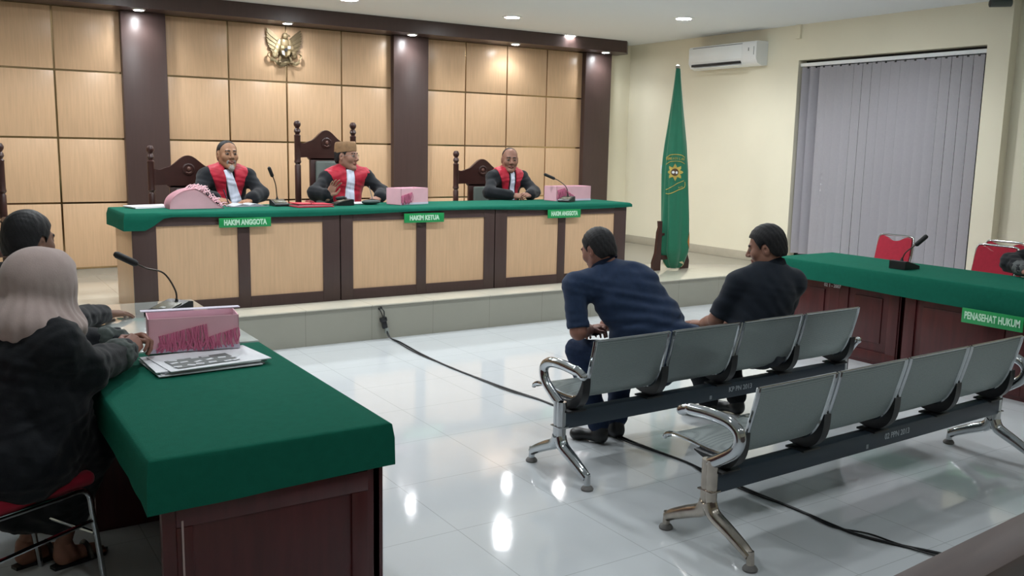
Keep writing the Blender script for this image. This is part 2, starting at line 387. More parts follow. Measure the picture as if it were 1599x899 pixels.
# green court flag on a carved stand
fl = thing('court_flag', 'furled green court flag with gold star badge on a carved dark stand on the platform', 'flag', (7.30, 7.88, PZ))
FG = mat('flag_green', '0d6b4e', .6, var=.05, vscale=12, sheen=.2)
def flag_r(z):       # half width left, half width right of the pole line
    return np.interp(z, [0, .06, .22, .8, 1.15, 1.45, 1.8, 2.15, 2.29], [.07, .13, .195, .175, .165, .135, .09, .045, .03])
def flag_c(z): return np.interp(z, [0, .6, 1.3, 2.29], [.045, .03, -.015, -.04])
P = []
NZ, NA = 60, 64
for i in range(NZ+1):
    z = .015+2.275*i/NZ; r = flag_r(z); cxx = flag_c(z); row = []
    for k in range(NA+1):
        a = 2*math.pi*k/NA; f = 1+.10*math.sin(5*a+z*1.2)*min(1, (2.3-z)*1.2)+.06*math.sin(9*a-z*2)*min(1, (2.3-z))
        hem = .05*max(0, math.cos(a-.4)) if i == 0 else 0
        row.append((cxx+r*f*math.cos(a), .62*r*f*math.sin(a)-.01, z+hem))
    P.append(row)
flag = MB().grid(P); bmesh.ops.remove_doubles(flag.bm, verts=flag.bm.verts[:], dist=1e-5)
cloth = flag.build('flag_cloth', FG, fl, 60)
MB().tube([(0.0, .02, .05), (-.04, .0, 2.32)], .014, 12).build('pole', mat('pole_wood', '5b4638', .4), fl)
MB().lathe([(.02, 0), (.026, .01), (.022, .02), (.028, .03), (.012, .045)], (-.04, 0, 2.29)).build('finial', mat('finial_grey', '9a968a', .4), fl)
def on_flag(th, z, lift=.004):
    r = flag_r(z); c = flag_c(z); f = 1+.10*math.sin(5*th+z*1.2)*min(1, (2.3-z)*1.2)+.06*math.sin(9*th-z*2)*min(1, (2.3-z))
    return V((c+(r*f+lift)*math.cos(th), .62*(r*f+lift)*math.sin(th)-.01, z))
TH0 = R_(-122)       # the side turned to the room
def flag_patch(poly, m, name, parent, th=.007):
    """outline in (sideways metres, height) laid onto the cloth"""
    b = MB(); n = len(poly); cu = sum(p[0] for p in poly)/n; cv = sum(p[1] for p in poly)/n; rings = []
    for s in (0.001, .33, .66, 1):
        row = []
        for u, z in poly:
            uu, zz = cu+(u-cu)*s, cv+(z-cv)*s; row.append(on_flag(TH0+uu/(flag_r(zz)*.85), zz, th))
        rings.append([b.bm.verts.new(p) for p in row])
    for A, B in zip(rings, rings[1:]):
        for k in range(n): b.bm.faces.new((A[k], A[(k+1) % n], B[(k+1) % n], B[k]))
    return b.build(name, m, parent)
GOLDT = mat('gold_thread', 'c9b25c', .45, metal=.3); BROWNT = mat('brown_thread', '5b4630', .6)
zc = 1.13
star = []
for k in range(32):
    a = math.pi/2+2*math.pi*k/32; star.append(((.093 if k % 4 == 0 else (.078 if k % 2 else .057) if k % 4 != 2 else .057)*math.cos(a), zc+(.10 if k % 4 == 0 else .072 if k % 2 else .058)*math.sin(a)))
bdg = flag_patch(star, GOLDT, 'star_badge', cloth, .008)
flag_patch([(.04*math.cos(a), zc+.042*math.sin(a)) for a in np.linspace(0, 2*math.pi, 20)[:-1]], BROWNT, 'badge_centre', cloth, .012)
flag_patch([(-.018+.013*math.cos(a), zc+.016*math.sin(a)) for a in np.linspace(0, 2*math.pi, 10)[:-1]], PAPER, 'badge_mark', cloth, .015)
flag_patch([(.016+.013*math.cos(a), zc-.004+.016*math.sin(a)) for a in np.linspace(0, 2*math.pi, 10)[:-1]], PAPER, 'badge_mark', cloth, .015)
def flag_line(pts, w, m, name):
    b = MB(); pts = catmull([V((u, z, 0)) for u, z in pts], 5)
    b.tube([on_flag(TH0+p.x/(flag_r(p.y)*.85), p.y, .006) for p in pts], w, 6); return b.build(name, m, cloth)
flag_line([(-.12, 1.285), (-.06, 1.32), (0, 1.33), (.06, 1.325), (.11, 1.30)], .0045, GOLDT, 'gold_line')
flag_line([(-.12, 1.215), (-.06, 1.245), (0, 1.255), (.06, 1.25), (.11, 1.225)], .0035, GOLDT, 'gold_line')
flag_line([(-.13, .93), (-.06, .95), (.02, 1.0), (.10, 1.035)], .0035, GOLDT, 'gold_line')
flag_line([(-.13, .885), (-.06, .885), (.04, .93), (.11, .96), (.115, 1.02)], .0045, GOLDT, 'gold_line')
for body, z0, u0, st, sz in (('PENGADILAN', 1.285, -.105, .0225, .038), ('AGAMA', .955, .045, .017, .022)):
    for k, chh in enumerate(body):
        u = u0+st*k; z = z0-1.0*(u*u)*.9 if body[0] == 'P' else z0+.25*(u-.045)
        p = on_flag(TH0+u/(flag_r(z)*.85), z, .006); q = on_flag(TH0+(u+.01)/(flag_r(z)*.85), z, .006)
        if body[0] == 'P' or k < 3: text('letter', chh if body[0] == 'P' else 'BAN'[k], sz, GOLDT, cloth, frame(q-p, (0, 0, 1), p), .001, .0006, .75)
flag_patch([(.15, .33), (.165, .42), (.185, .45), (.2, .40), (.205, .30), (.185, .24), (.165, .27)], mat('orange_fringe', 'b7793a', .6), 'fringe_tassel', cloth, .006)
for u in (-.14, .12): flag_patch([(u-.05, .09), (u+.0, .02), (u+.05, .015), (u+.03, .05), (u-.02, .10)], mat('cream_lining', 'd8cfa8', .7), 'lining_corner', cloth, .006)
sd = [(0, 0), (.11, 0), (.115, .09), (.075, .2), (.06, .36), (.055, .44), (.035, .5), (.045, .57), (0, .57)]
for sx, q in ((-1, -.20), (1, .15)):
    MB().prism([(q+sx*x, y) for x, y in sd], -.02, .02, frame((1, 0, 0), (0, 0, 1), (0, -.02, 0)) if sx < 0 else frame((1, 0, 0), (0, 0, 1), (0, .0, 0))).build('stand_side', CARVED, fl)
MB().box((-.22, -.03, .12), (.2, .03, .17), .004).build('stand_crossbar', CARVED, fl); MB().box((-.2, -.02, .40), (.18, .02, .43), .004).build('stand_crossbar', CARVED, fl)
# ================================================================== the judges' bench
BY0, BY1, BTZ = 7.53, 8.26, 1.12
seg = [(1.33, 3.045), (3.055, 4.645), (4.655, 6.30)]
pan = [[(1.51, 2.15), (2.25, 2.89)], [(3.17, 3.80), (3.90, 4.53)], [(4.79, 5.41), (5.50, 6.14)]]
labs = ['left section of the judges bench with beech panels in dark brown frames', 'middle section of the judges bench with two beech panels', 'right section of the judges bench, nearest the flag']
for (x0, x1), pp, lb in zip(seg, pan, labs):
    t = thing('judge_bench', lb, 'bench', ((x0+x1)/2, (BY0+BY1)/2, PZ), 0, 'sections of the judges bench'); L = lambda p: (p[0]-(x0+x1)/2, p[1]-(BY0+BY1)/2, p[2]-PZ)
    MB().box(L((x0+.02, BY0+.03, PZ)), L((x1-.0, BY0+.06, BTZ-.02))).build('carcass', BROWN, t)
    MB().box(L((x0, BY0+.02, PZ)), L((x0+.03, BY1, BTZ-.02)), .003).build('end_board', BEECH if x0 < 2 else BROWN, t)
    MB().box(L((x1-.03, BY0+.02, PZ)), L((x1, BY1, BTZ-.02)), .003).build('end_board', BROWN, t)
    MB().box(L((x0, BY0, BTZ-.03)), L((x1, BY1, BTZ)), .003).build('worktop', BROWN, t)
    edges = [x0] + [v for q in pp for v in q] + [x1]
    for a, b in ((x0, pp[0][0]), (pp[0][1], pp[1][0]), (pp[1][1], x1)):
        MB().box(L((a, BY0, PZ)), L((b, BY0+.03, BTZ-.03)), .003).build('stile', BROWN, t)
    for a, b in pp:
        MB().box(L((a, BY0, PZ)), L((b, BY0+.03, .405)), .003).build('rail', BROWN, t)
        MB().box(L((a, BY0, 1.015)), L((b, BY0+.03, BTZ-.03)), .003).build('rail', BROWN, t)
        MB().box(L((a-.005, BY0+.012, .40)), L((b+.005, BY0+.028, 1.02))).build('panel', BEECH, t)
# the continuous green cloth, its front hem a little wavy
def cloth(name, x0, x1, y0, y1, z, drop, label, gap=.012, wav=.012, sides='xXyY', seed=0, deep=0.):
    """cloth over a top: rounded rim and a skirt hanging on each named side"""
    rnd = random.Random(seed); b = MB(); n = 46; rows = []
    ring = []
    NX, NY = max(12, int((x1-x0)/.07)), max(12, int((y1-y0)/.07))
    for k in range(NX): ring.append((x0+(x1-x0)*k/NX, y0, 0, -1))
    for k in range(NY): ring.append((x1, y0+(y1-y0)*k/NY, 1, 0))
    for k in range(NX): ring.append((x1-(x1-x0)*k/NX, y1, 0, 1))
    for k in range(NY): ring.append((x0, y1-(y1-y0)*k/NY, -1, 0))
    ph = [rnd.uniform(0, 6) for _ in range(4)]
    cxx, cyy = (x0+x1)/2, (y0+y1)/2
    for lev in range(9):
        row = []
        for i, (x, y, nx, ny) in enumerate(ring):
            s = i*.07; d = drop if {(0, -1): 'y', (1, 0): 'X', (0, 1): 'Y', (-1, 0): 'x'}[(nx, ny)] in sides else .02
            
            if deep and x < x0+.30: d = deep+(d-deep)*min(1, max(0, (x-x0-.16)/.14))
            if lev == 0: row.append((x-.02*(1 if x > cxx else -1), y-.02*(1 if y > cyy else -1), z)); continue
            if lev == 1: row.append((x-.005*(1 if x > cxx else -1), y-.005*(1 if y > cyy else -1), z-.002)); continue
            t = (lev-2)/6; w = wav*t*(math.sin(s*9+ph[0])+.7*math.sin(s*5+ph[1])+.4*math.sin(s*17+ph[2]))
            hemz = .012*math.sin(s*2.2+ph[3])*t
            ox = (1 if x > cxx else -1) if abs(x-x0) < 1e-6 or abs(x-x1) < 1e-6 else 0
            oy = (1 if y > cyy else -1) if abs(y-y0) < 1e-6 or abs(y-y1) < 1e-6 else 0
            row.append((x+ox*(gap*min(1, t*3)+abs(w)*.6), y+oy*(gap*min(1, t*3)+abs(w)*.6), z-.006-(d-.006)*t+hemz))
        row.append(row[0]); rows.append(row)
    b.grid(rows); bmesh.ops.remove_doubles(b.bm, verts=b.bm.verts[:], dist=1e-5)
    top = [v for v in b.bm.verts if abs(v.co.z-z) < 1e-6]
    es = [e for e in b.bm.edges if all(v in set(top) for v in e.verts)]
    bmesh.ops.contextual_create(b.bm, geom=es)
    return tag(b.build(name, GREEN, None, 50), label, 'tablecloth')
cloth('green_cloth', 1.28, 6.34, BY0-.015, BY1+.012, BTZ+.006, .045, 'long green felt cloth over the judges bench', wav=.006, seed=1, deep=.15)
# deeper hang at the left corner of that cloth is part of the same hem
def sign(body, cx, cy, cz, w, h, ax, label, size, sx, tilt=0., bold=.003):
    t = thing('name_plate', label, 'sign', (cx, cy, cz-h/2))
    m = frame(ax, (0, 0, 1), (0, 0, h/2)) @ M.Rotation(tilt, 4, 'Z')
    MB().box((-w/2, -h/2, -.004), (w/2, h/2, .004), .0015, m).build('plate', SIGNGREEN, t)
    text('lettering', body, size, LETTER, t, m @ M.Translation((0, 0, .0042)), .0012, bold, sx)
    return t
sy = BY0-.034
sign('HAKIM ANGGOTA', 2.205, sy, 1.033, .43, .078, (1, 0, 0), 'green sign reading HAKIM ANGGOTA below the left judge', .060, .70)
sign('HAKIM KETUA', 3.86, sy, 1.028, .41, .085, (1, 0, 0), 'green sign reading HAKIM KETUA below the middle judge', .060, .78)
sign('HAKIM ANGGOTA', 5.455, sy, 1.03, .41, .085, (1, 0, 0), 'green sign reading HAKIM ANGGOTA below the right judge', .060, .66)

# carved judges' chairs
def judge_chair(x, y, rz, crest, label, half=.30):
    """crest: height of the crest above the platform; the taller one has longer posts"""
    t = thing('judge_chair', label, 'chair', (x, y, PZ), rz, 'carved judges chairs')
    H = crest                                                     # top of arch
    for sx in (-1, 1):
        p = [(.030, 0), (.030, .42), (.034, .44), (.030, .46), (.030, .62), (.026, .64), (.036, .655), (.026, .67), (.031, .69), (.031, H-.36), (.022, H-.345), (.036, H-.325), (.031, H-.30),
             (.031, H-.07), (.034, H-.06), (.020, H-.045), (.034, H-.02), (.028, H+.005), (.018, H+.015), (.034, H+.04), (.036, H+.06), (.022, H+.085), (0, H+.09)]
        MB().lathe(p, (sx*half, .22, 0), 18).build('post', CARVED, t)
        MB().lathe([(.028, 0), (.032, .05), (.022, .12), (.032, .30), (.026, .42), (.030, .64), (.02, .66)], (sx*half, -.27, 0), 16).build('front_leg', CARVED, t)
        MB().tube([(sx*half, .22, .67), (sx*half, -.05, .69), (sx*half, -.27, .675), (sx*half, -.33, .66)], .026, 10, smooth=4).build('armrest', CARVED, t)
    pts = []
    for k in range(31):
        u = k/30*2-1; a = abs(u); zz = H-.115+.115*(.5+.5*math.cos(math.pi*min(1, a/.62)))+(.0 if a < .62 else -.02*math.sin(math.pi*(a-.62)/.38))
        pts.append((u*half, zz))
    low = [(half, H-.28), (.20, H-.275), (.18, H-.30), (-.18, H-.30), (-.20, H-.275), (-half, H-.28)]
    cr = MB().prism(pts+low, -.02, .02, frame((1, 0, 0), (0, 0, 1), (0, .22, 0))).build('crest_rail', CARVED, t)
    MB().lathe([(.055, 0), (.058, .008), (.046, .012), (.040, .006), (0, .006)], m=frame((1, 0, 0), (0, 0, 1), (0, .20, H-.13))).build('carved_medallion', CARVED, cr)
    MB().ball((0, .19, H-.125), .018, 8, (1, .6, 1.2)).tube([(-.025, .195, H-.155), (0, .188, H-.165), (.025, .195, H-.155)], .006, 6).build('carved_eagle', mat('carved_light', '6d4a40', .4), cr)
    MB().box((-.175, .20, .40), (.175, .24, H-.28), .005).build('splat', CARVED, t)
    MB().box((-.125, .165, .52), (.125, .205, H-.31), .02, seg=3).build('back_pad', GREYPAD, t)
    MB().box((-half-.01, -.28, .40), (half+.01, .24, .46), .01).build('seat_frame', CARVED, t)
    MB().box((-half+.03, -.27, .455), (half-.03, .20, .52), .025, seg=3).build('seat_cushion', GREYPAD, t)
    MB().box((-half, .2, .16), (half, .24, .2), .004).build('stretcher', CARVED, t)
    return t
judge_chair(2.115, 8.78, 0, 1.24, 'carved dark wood chair behind the left judge with grey beard', .335)
judge_chair(3.495, 8.78, 0, 1.51, 'tall carved dark wood chair behind the judge in a brown cap')
judge_chair(5.365, 8.78, 0, 1.235, 'carved dark wood chair behind the bald right judge', .335)
judge_chair(.255, 8.78, 0, 1.24, 'carved dark wood chair cut by the left edge on the platform')

# ------------------------------------------------------------------ gooseneck microphones
def microphone(loc, rz, pts, head, label, sz=1.):
    """base wedge at loc; the neck follows pts (local), head = the two ends of the capsule"""
    t = thing('gooseneck_microphone', label, 'microphone', loc, rz, 'gooseneck microphones')
    w, d = .062*sz, .085*sz
    m = frame((0, 1, 0), (0, 0, 1), (-w, 0, 0))
    MB().prism([(-d, 0), (d, 0), (d, .055*sz), (d*.7, .058*sz), (-d*.95, .022*sz), (-d, .018*sz)], 0, 2*w, m).build('base', BLACK, t)
    mm = frame((1, 0, 0), (0, d*1.65, .036*sz), (0, -.1*d, .042*sz))
    MB().box((-w*.8, -d*.55, -.001), (w*.8, d*.45, .003), .001, mm).build('control_plate', mat('olive_plate', '5c5a48', .4), t)
    MB().box((-w*.25, -d*.45, .003), (w*.25, -d*.25, .006), .001, mm).build('talk_button', mat('grey_button', '8b8d88', .4), t)
    MB().lathe([(.014, 0), (.013, .012), (.007, .022), (.007, .03)], pts[0], 12).build('neck_socket', BLACK, t)
    MB().tube(pts, .0048, 8, smooth=6).build('gooseneck', mat('dark_bronze', '3a332c', .35, metal=.5), t)
    a, b = V(head[0]), V(head[1])
    MB().tube([a, a.lerp(b, .06), a.lerp(b, .12), a.lerp(b, .9), b], lambda s: [.008, .013, .016, .016, .010][min(4, round(s*4))]*sz, 14).build('microphone_head', MATTEBLACK, t)
    return t
microphone((2.66, 8.0, BTZ+.007), R_(0), [(0, .05, .05), (-.02, .02, .18), (-.06, -.02, .27)], [(-.06, -.02, .26), (-.105, -.06, .345)], 'gooseneck microphone with thin neck before the left judge, right of his open book')
microphone((3.24, 7.93, BTZ+.007), R_(-90), [(-.0, .03, .045), (.06, .0, .075), (.10, -.05, .06)], [(.07, -.01, .075), (.11, -.11, .068)], 'black microphone bent low over its base before the middle judge')
microphone((5.70, 7.80, BTZ+.007), R_(-60), [(0, .03, .05), (-.02, .03, .15), (-.11, .02, .22), (-.17, -.02, .245)], [(-.14, 0, .235), (-.235, -.075, .285)], 'gooseneck microphone before the pink folder box of the right judge')

# ------------------------------------------------------------------ papers and boxes on the judges' bench
ZT = BTZ+.008
def sheets(name, cx, cy, z, w, d, n, rz, label, cat, m=PAPER, jit=.012, th=.0035, seed=0):
    rnd = random.Random(seed); t = thing(name, label, cat, (cx, cy, z), rz)
    for k in range(n):
        mm = M.Translation((rnd.uniform(-jit, jit), rnd.uniform(-jit, jit), k*th)) @ M.Rotation(rnd.uniform(-.05, .05), 4, 'Z')
        MB().box((-w/2, -d/2, 0), (w/2, d/2, th*.9), m=mm).build('sheet', m, t)
    return t
# arched pink folder with shredded fringe
pf = thing('pink_folder', 'pale pink folder bulging open with frayed fringe, left end of the judges bench', 'folder', (1.90, 7.93, ZT))
arc = [(-.215, 0), (-.212, .045), (-.19, .09), (-.14, .13), (-.08, .155), (-.01, .165), (.03, .15), (.10, .10), (.16, .045), (.235, 0)]
pts = catmull([V((x, 0, z)) for x, z in arc], 5)
P = [[(p.x, y, p.z) for y in (-.10, -.05, 0, .05, .12)] for p in pts]
MB().grid(P).solid(.004).build('cover', PINK, pf)
fr = MB(); lo = [(p.x, p.z) for p in pts]; fr.prism(lo, .088, .092, frame((1, 0, 0), (0, 0, 1), (0, 0, 0))); fr.build('front_flap', PINK, pf)
MB().prism([(x*.93, z*.9) for x, z in lo], -.11, -.05, frame((1, 0, 0), (0, 0, 1), (0, 0, 0))).build('file_pages', PAPER, pf)
rnd = random.Random(7); fg = MB()
for k in range(46):
    t = rnd.uniform(.46, .98); p = pts[int(t*(len(pts)-1))]; y = rnd.uniform(-.1, .08); L = rnd.uniform(.04, .085)
    fg.tube([(p.x, y, p.z), (p.x+L*.6, y+rnd.uniform(-.02, .02), p.z+rnd.uniform(.01, .04)), (p.x+L, y+rnd.uniform(-.03, .03), max(.003, p.z-rnd.uniform(-.035, .03)))], .0030, 4, smooth=2)
fg.build('fringe', LPINK, pf)['kind'] = 'stuff'
sheets('loose_papers', 1.585, 8.10, ZT, .34, .22, 4, .25, 'loose white papers behind the arched pink folder, left end of the bench', 'papers', th=.004, seed=3)
# open book / bundle before the left judge
bk = thing('open_book', 'open white book lying before the left judge who writes in it', 'book', (2.37, 8.06, ZT), .12)
for sx in (-1, 1):
    P = []
    for k in range(9):
        u = k/8; P.append([(sx*u*.17, y, .006+.020*math.sin(math.pi*min(1, u*1.1+.1))*(1-.3*u)) for y in (-.11, .11)])
    MB().grid(P).solid(.004).build('page_block', PAPER, bk)
MB().box((-.175, -.115, 0), (.175, .115, .004)).build('cover', mat('grey_cover', '9aa0a6', .5), bk)
# red folders
rf = thing('red_folder', 'two stacked red folders with a ribbon before the middle judge', 'folder', (2.90, 7.83, ZT), .06)
RF = mat('red_card', 'c4243c', .45)
MB().box((-.17, -.11, 0), (.17, .11, .007), .001).build('cover', RF, rf); MB().box((-.165, -.105, .008), (.155, .10, .022), .001).build('file_pages', mat('pinkish_pages', 'd88a96', .6), rf)
MB().box((-.172, -.108, .023), (.165, .112, .030), .001, M.Rotation(.03, 4, 'Y')).build('cover', RF, rf)
MB().tube([(-.05, -.11, .032), (-.02, -.04, .037), (.03, .02, .04), (.0, .06, .05), (-.04, .04, .045), (.02, -.02, .04)], .004, 6, smooth=4).build('ribbon', mat('dark_red_ribbon', '7d1526', .5), rf)
# dark green pouch
po = thing('zip_pouch', 'dark grey green pouch before the pen hand of the middle judge', 'pouch', (3.53, 7.95, ZT), .1)
MB().ball((0, 0, .024), .1, 12, (1, .5, .24)).build('pouch_body', mat('grey_green_cloth', '3c4a49', .6), po)
MB().tube([(-.09, -.01, .035), (0, -.02, .05), (.09, -.01, .035)], .003, 6, smooth=4).build('zip', BLACK, po)
# pink boxes
def pink_box(loc, rz, w, d, h, label, fringe, lid=0., seed=0):
    t = thing('pink_file_box', label, 'box', loc, rz, 'pink file boxes')
    b = MB(); th = .004
    b.box((-w/2, -d/2, 0), (w/2, -d/2+th, h)); b.box((-w/2, d/2-th, 0), (w/2, d/2, h)); b.box((-w/2, -d/2, 0), (-w/2+th, d/2, h)); b.box((w/2-th, -d/2, 0), (w/2, d/2, h)); b.box((-w/2, -d/2, 0), (w/2, d/2, th))
    b.build('box', PINK, t)
    MB().box((-w/2+.008, -d/2+.012, .005), (w/2-.008, d/2-.012, h*.80)).build('file_pages', CARD, t)
    MB().box((-w/2-.002, -d/2-.002, 0), (w/2+.002, -d/2+.001, h*.12)).build('white_strip', CARD, t)
    if lid:
        MB().box((-w/2-.02, 0, 0), (w/2+.03, d*.35, .003), m=M.Translation((0, d/2-.002, h+.002)) @ M.Rotation(lid, 4, 'X')).build('lid_flap', CARD, t)
    rnd = random.Random(seed); f = MB()
    for (u0, u1, z0, z1, L0, L1, n) in fringe:
        for k in range(n):
            s = k/max(1, n-1); x = (u0+(u1-u0)*s-.5)*w+rnd.uniform(-.004, .004); z = (z0+(z1-z0)*s)*h; L = (L0+(L1-L0)*s)*h*rnd.uniform(.8, 1.1); y = -d/2-.004-rnd.uniform(0, .006)
            f.tube([(x, y+.003, z), (x+rnd.uniform(-.01, .012), y-.004, z-L*.5), (x+rnd.uniform(-.014, .014), y, max(.003, z-L))], .0034, 5, smooth=2)
    f.build('fringe', DPINK, t)['kind'] = 'stuff'
    return t
pink_box((3.90, 7.93, ZT), R_(18), .36, .2, .155, 'pink file box with curly fringe between the middle judge and the dark pillar', [(.0, .38, .55, .75, .45, .5, 26), (.02, .34, .3, .4, .3, .3, 18)], seed=2)
pink_box((5.88, 8.03, ZT), R_(6), .50, .2, .155, 'pink file box behind the microphone at the right end of the bench', [(.02, .24, .75, .9, .5, .6, 22), (.02, .3, .4, .45, .35, .4, 16), (.25, .5, .8, .35, .2, .25, 12)], seed=5)
# ================================================================== left side: lawyers' desks
DX0, DX1, DY0, DY1, DZ = .505, 1.262, 2.715, 4.155, .77
def side_desk(name, x0, x1, y0, y1, z, label, front_out, m=REDWOOD):
    """panelled desk; front_out = +1/-1: the side (x) that faces the middle of the room"""
    cx, cy = (x0+x1)/2, (y0+y1)/2
    t = thing(name, label, 'desk', (cx, cy, 0)); hx, hy = (x1-x0)/2, (y1-y0)/2
    MB().box((-hx, -hy, z-.03), (hx, hy, z), .004).build('top', m, t)
    fx = hx*front_out
    MB().box((min(fx, fx-.03*front_out), -hy+.01, .0), (max(fx, fx-.03*front_out), hy-.01, z-.03), .002).build('front_board', m, t)
    for sy in (-1, 1):
        e = MB(); e.box((-hx+.01, sy*(hy-.025)-.015, 0), (hx-.005, sy*(hy-.025)+.015, z-.03), .002); pe = e.build('end_board', m, t)
        q = MB()
        for a in ((-hx+.05, -hx+.10, .12, z-.23), (hx-.11, hx-.05, .12, z-.23), (-hx+.05, hx-.05, .06, .12), (-hx+.05, hx-.05, z-.23, z-.16)):
            q.box((a[0], sy*(hy-.01)-.008, a[2]), (a[1], sy*(hy-.01)+.008, a[3]), .004)
        q.build('moulding', m, pe)
    n = 2; wv = (2*hy-.04)/n
    for k in range(n):
        c = -hy+.02+wv*(k+.5); q = MB(); xx = fx+.004*front_out
        for (ya, yb, za, zb) in ((c-wv/2, c-wv/2+.09, .11, z-.15), (c+wv/2-.09, c+wv/2, .11, z-.15), (c-wv/2, c+wv/2, .03, .11), (c-wv/2, c+wv/2, z-.15, z-.06)):
            q.box((xx-.008, ya, za), (xx+.008, yb, zb), .003)
        q.box((xx-.007, c-wv/2+.15, .18), (xx+.007, c+wv/2-.15, z-.22), .006)
        q.build('raised_panel', m, t)
    return t
d1 = side_desk('counsel_desk', DX0+.015, DX1-.015, DY0+.01, DY1, DZ-.004, 'dark red panelled desk under green cloth in the left foreground', 1)
MB().box((-.30, -.7205, .02), (-.294, -.7165, .56)).build('pale_scratch', mat('pale_scratch_wood', 'a58f8c', .5), d1)
cloth('green_cloth', DX0-.012, DX1+.012, DY0-.012, DY1, DZ, .155, 'green felt cloth with deep skirt on the desk in the left foreground', gap=.006, wav=.007, seed=9, sides='xXy')
# second desk behind: its top under glass
G0, G1 = 4.175, 5.47
d2 = side_desk('counsel_desk', DX0+.015, DX1-.005, G0, G1, DZ-.012, 'panelled desk with pale glass top behind the green one', 1)
MB().box((-.40, -(G1-G0)/2, DZ-.012), (.39, (G1-G0)/2, DZ), .003).build('glass_top', mat('pale_reflection_glass', 'c3cbc7', .06, spec=.75, coat=.6, var=.06, vscale=5), d2, label='pale reflective glass top')  # pale base colour stands in for the bright wall mirrored in the glass
microphone((1.055, 5.02, DZ), R_(-58), [(0, .055, .05), (-.02, .07, .12), (-.09, .06, .21), (-.17, .02, .235), (-.23, -.01, .265)], [(-.215, 0, .255), (-.335, -.045, .31)], 'large gooseneck microphone on the pale desk beside the pink box', 1.2)
# documents and pink box in front of the woman
st = thing('document_stack', 'stack of white documents and a grey printed sheet under the woman\'s hands', 'papers', (.93, 3.83, DZ+.002), R_(4))
rnd = random.Random(12)
for k in range(6):
    MB().box((-.21, -.15, 0), (.21, .15, .0035), m=M.Translation((rnd.uniform(-.015, .03), rnd.uniform(-.015, .015), k*.0042)) @ M.Rotation(rnd.uniform(-.07, .07), 4, 'Z')).build('sheet', PAPER if k % 3 else mat('grey_folder', '7d8286', .5), st)
pr = MB().box((-.14, -.085, .026), (.12, .06, .028), m=M.Translation((-.01, -.05, 0)) @ M.Rotation(R_(5), 4, 'Z')).build('printed_sheet', mat('grey_print', '6f7473', .6), st)
rnd = random.Random(3); pt = MB()
for k in range(16):
    x, y = -.13+.24*(k % 6)/5+rnd.uniform(-.01, .01), -.12+.12*(k//6)/2+rnd.uniform(-.01, .01)
    pt.box((-.016, -.008, .0282), (.016, .008, .0290), m=M.Translation((x, y, 0)) @ M.Rotation(rnd.uniform(-.6, .6), 4, 'Z'))
pt.build('white_print_mark', PAPER, pr)['kind'] = 'stuff'
pink_box((.945, 4.04, DZ+.030), R_(-8), .37, .17, .148, 'pink file box with rows of fringe before the woman in the pale headscarf', [(.12, .62, .50, .78, .45, .75, 34), (.5, .98, .28, .62, .28, .50, 30), (.1, .5, .3, .3, .25, .25, 20)], lid=R_(-3), seed=8)

# stacking chairs: red cushions in chrome tube frames
def red_chair(x, y, rz, label, group='red chrome chairs'):
    t = thing('stacking_chair', label, 'chair', (x, y, 0), rz, group)          # sits facing local -y
    for sx in (-1, 1):
        MB().tube([(sx*.20, -.24, .0), (sx*.205, -.20, .30), (sx*.21, -.17, .42), (sx*.21, -.05, .43), (sx*.20, .18, .43)], .011, 10, smooth=5).build('front_leg', CHROME, t)
        MB().tube([(sx*.21, .27, .0), (sx*.20, .20, .30), (sx*.19, .20, .50), (sx*.19, .25, .72)], .011, 10, smooth=5).build('rear_leg', CHROME, t)
        MB().tube([(sx*.206, -.20, .30), (sx*.204, .205, .28)], .008, 8).build('side_stretcher', CHROME, t)
    MB().tube([(-.19, .25, .70), (-.19, .265, .80), (-.185, .28, .88), (-.15, .285, .905), (0, .287, .908), (.15, .285, .905), (.185, .28, .88), (.19, .265, .80), (.19, .25, .70)], .011, 10, smooth=5).build('back_frame', CHROME, t)
    pts = [(-.175, .0), (.175, .0), (.185, .15), (.18, .36), (.15, .40), (.10, .395), (.05, .368), (0, .36), (-.05, .368), (-.10, .395), (-.15, .40), (-.18, .36), (-.185, .15)]
    MB().prism([(p.x, p.y) for p in catmull([V((a, b, 0)) for a, b in pts], 3, True)], -.02, .02, frame((1, 0, 0), (0, .085, .40), (0, .20, .50))).build('back_cushion', REDVELVET, t)
    sc = MB(); sc.box((-.205, -.225, .43), (.205, .20, .485), .024, seg=3); sc.build('seat_cushion', REDVELVET, t)
    MB().tube([(-.205, -.20, .25), (.205, -.20, .25)], .008, 8).build('front_stretcher', CHROME, t)
    return t
red_chair(.17, 3.60, R_(118), 'red cushioned chrome chair under the seated woman in the headscarf')
red_chair(.12, 4.72, R_(135), 'chrome chair under the man behind the woman in the headscarf')

# ================================================================== right side: defence desks
EX0, EX1 = 6.36, 7.02
side_desk('defence_desk', EX0+.04, EX1, 4.255, 5.42, .77, 'dark red panelled desk section nearest the window', -1)
side_desk('defence_desk', EX0-.0, EX1, 2.30, 4.215, .77, 'dark red panelled desk section behind the sign PENASEHAT HUKUM', -1)
cloth('green_cloth', 6.27, 7.05, 2.28, 5.45, .785, .165, 'long green felt cloth over the desks on the right', gap=.008, wav=.012, seed=21)
sign('PENASEHAT HUKUM', 6.218, 3.435, .565, .44, .105, (0, -1, 0), 'green sign reading PENASEHAT HUKUM on the right desk cloth', .072, .60, bold=.0022)
tx = thing('inventory_mark', 'small pale painted inventory number on the right desk below the cloth', 'marking', (6.375, 4.90, .58))
text('lettering', '02 1 - 2007', .040, mat('pale_paint', 'b9b2ae', .6), tx, frame((0, -1, 0), (0, 0, 1), (0, 0, .01)), .0008, .001, .9)
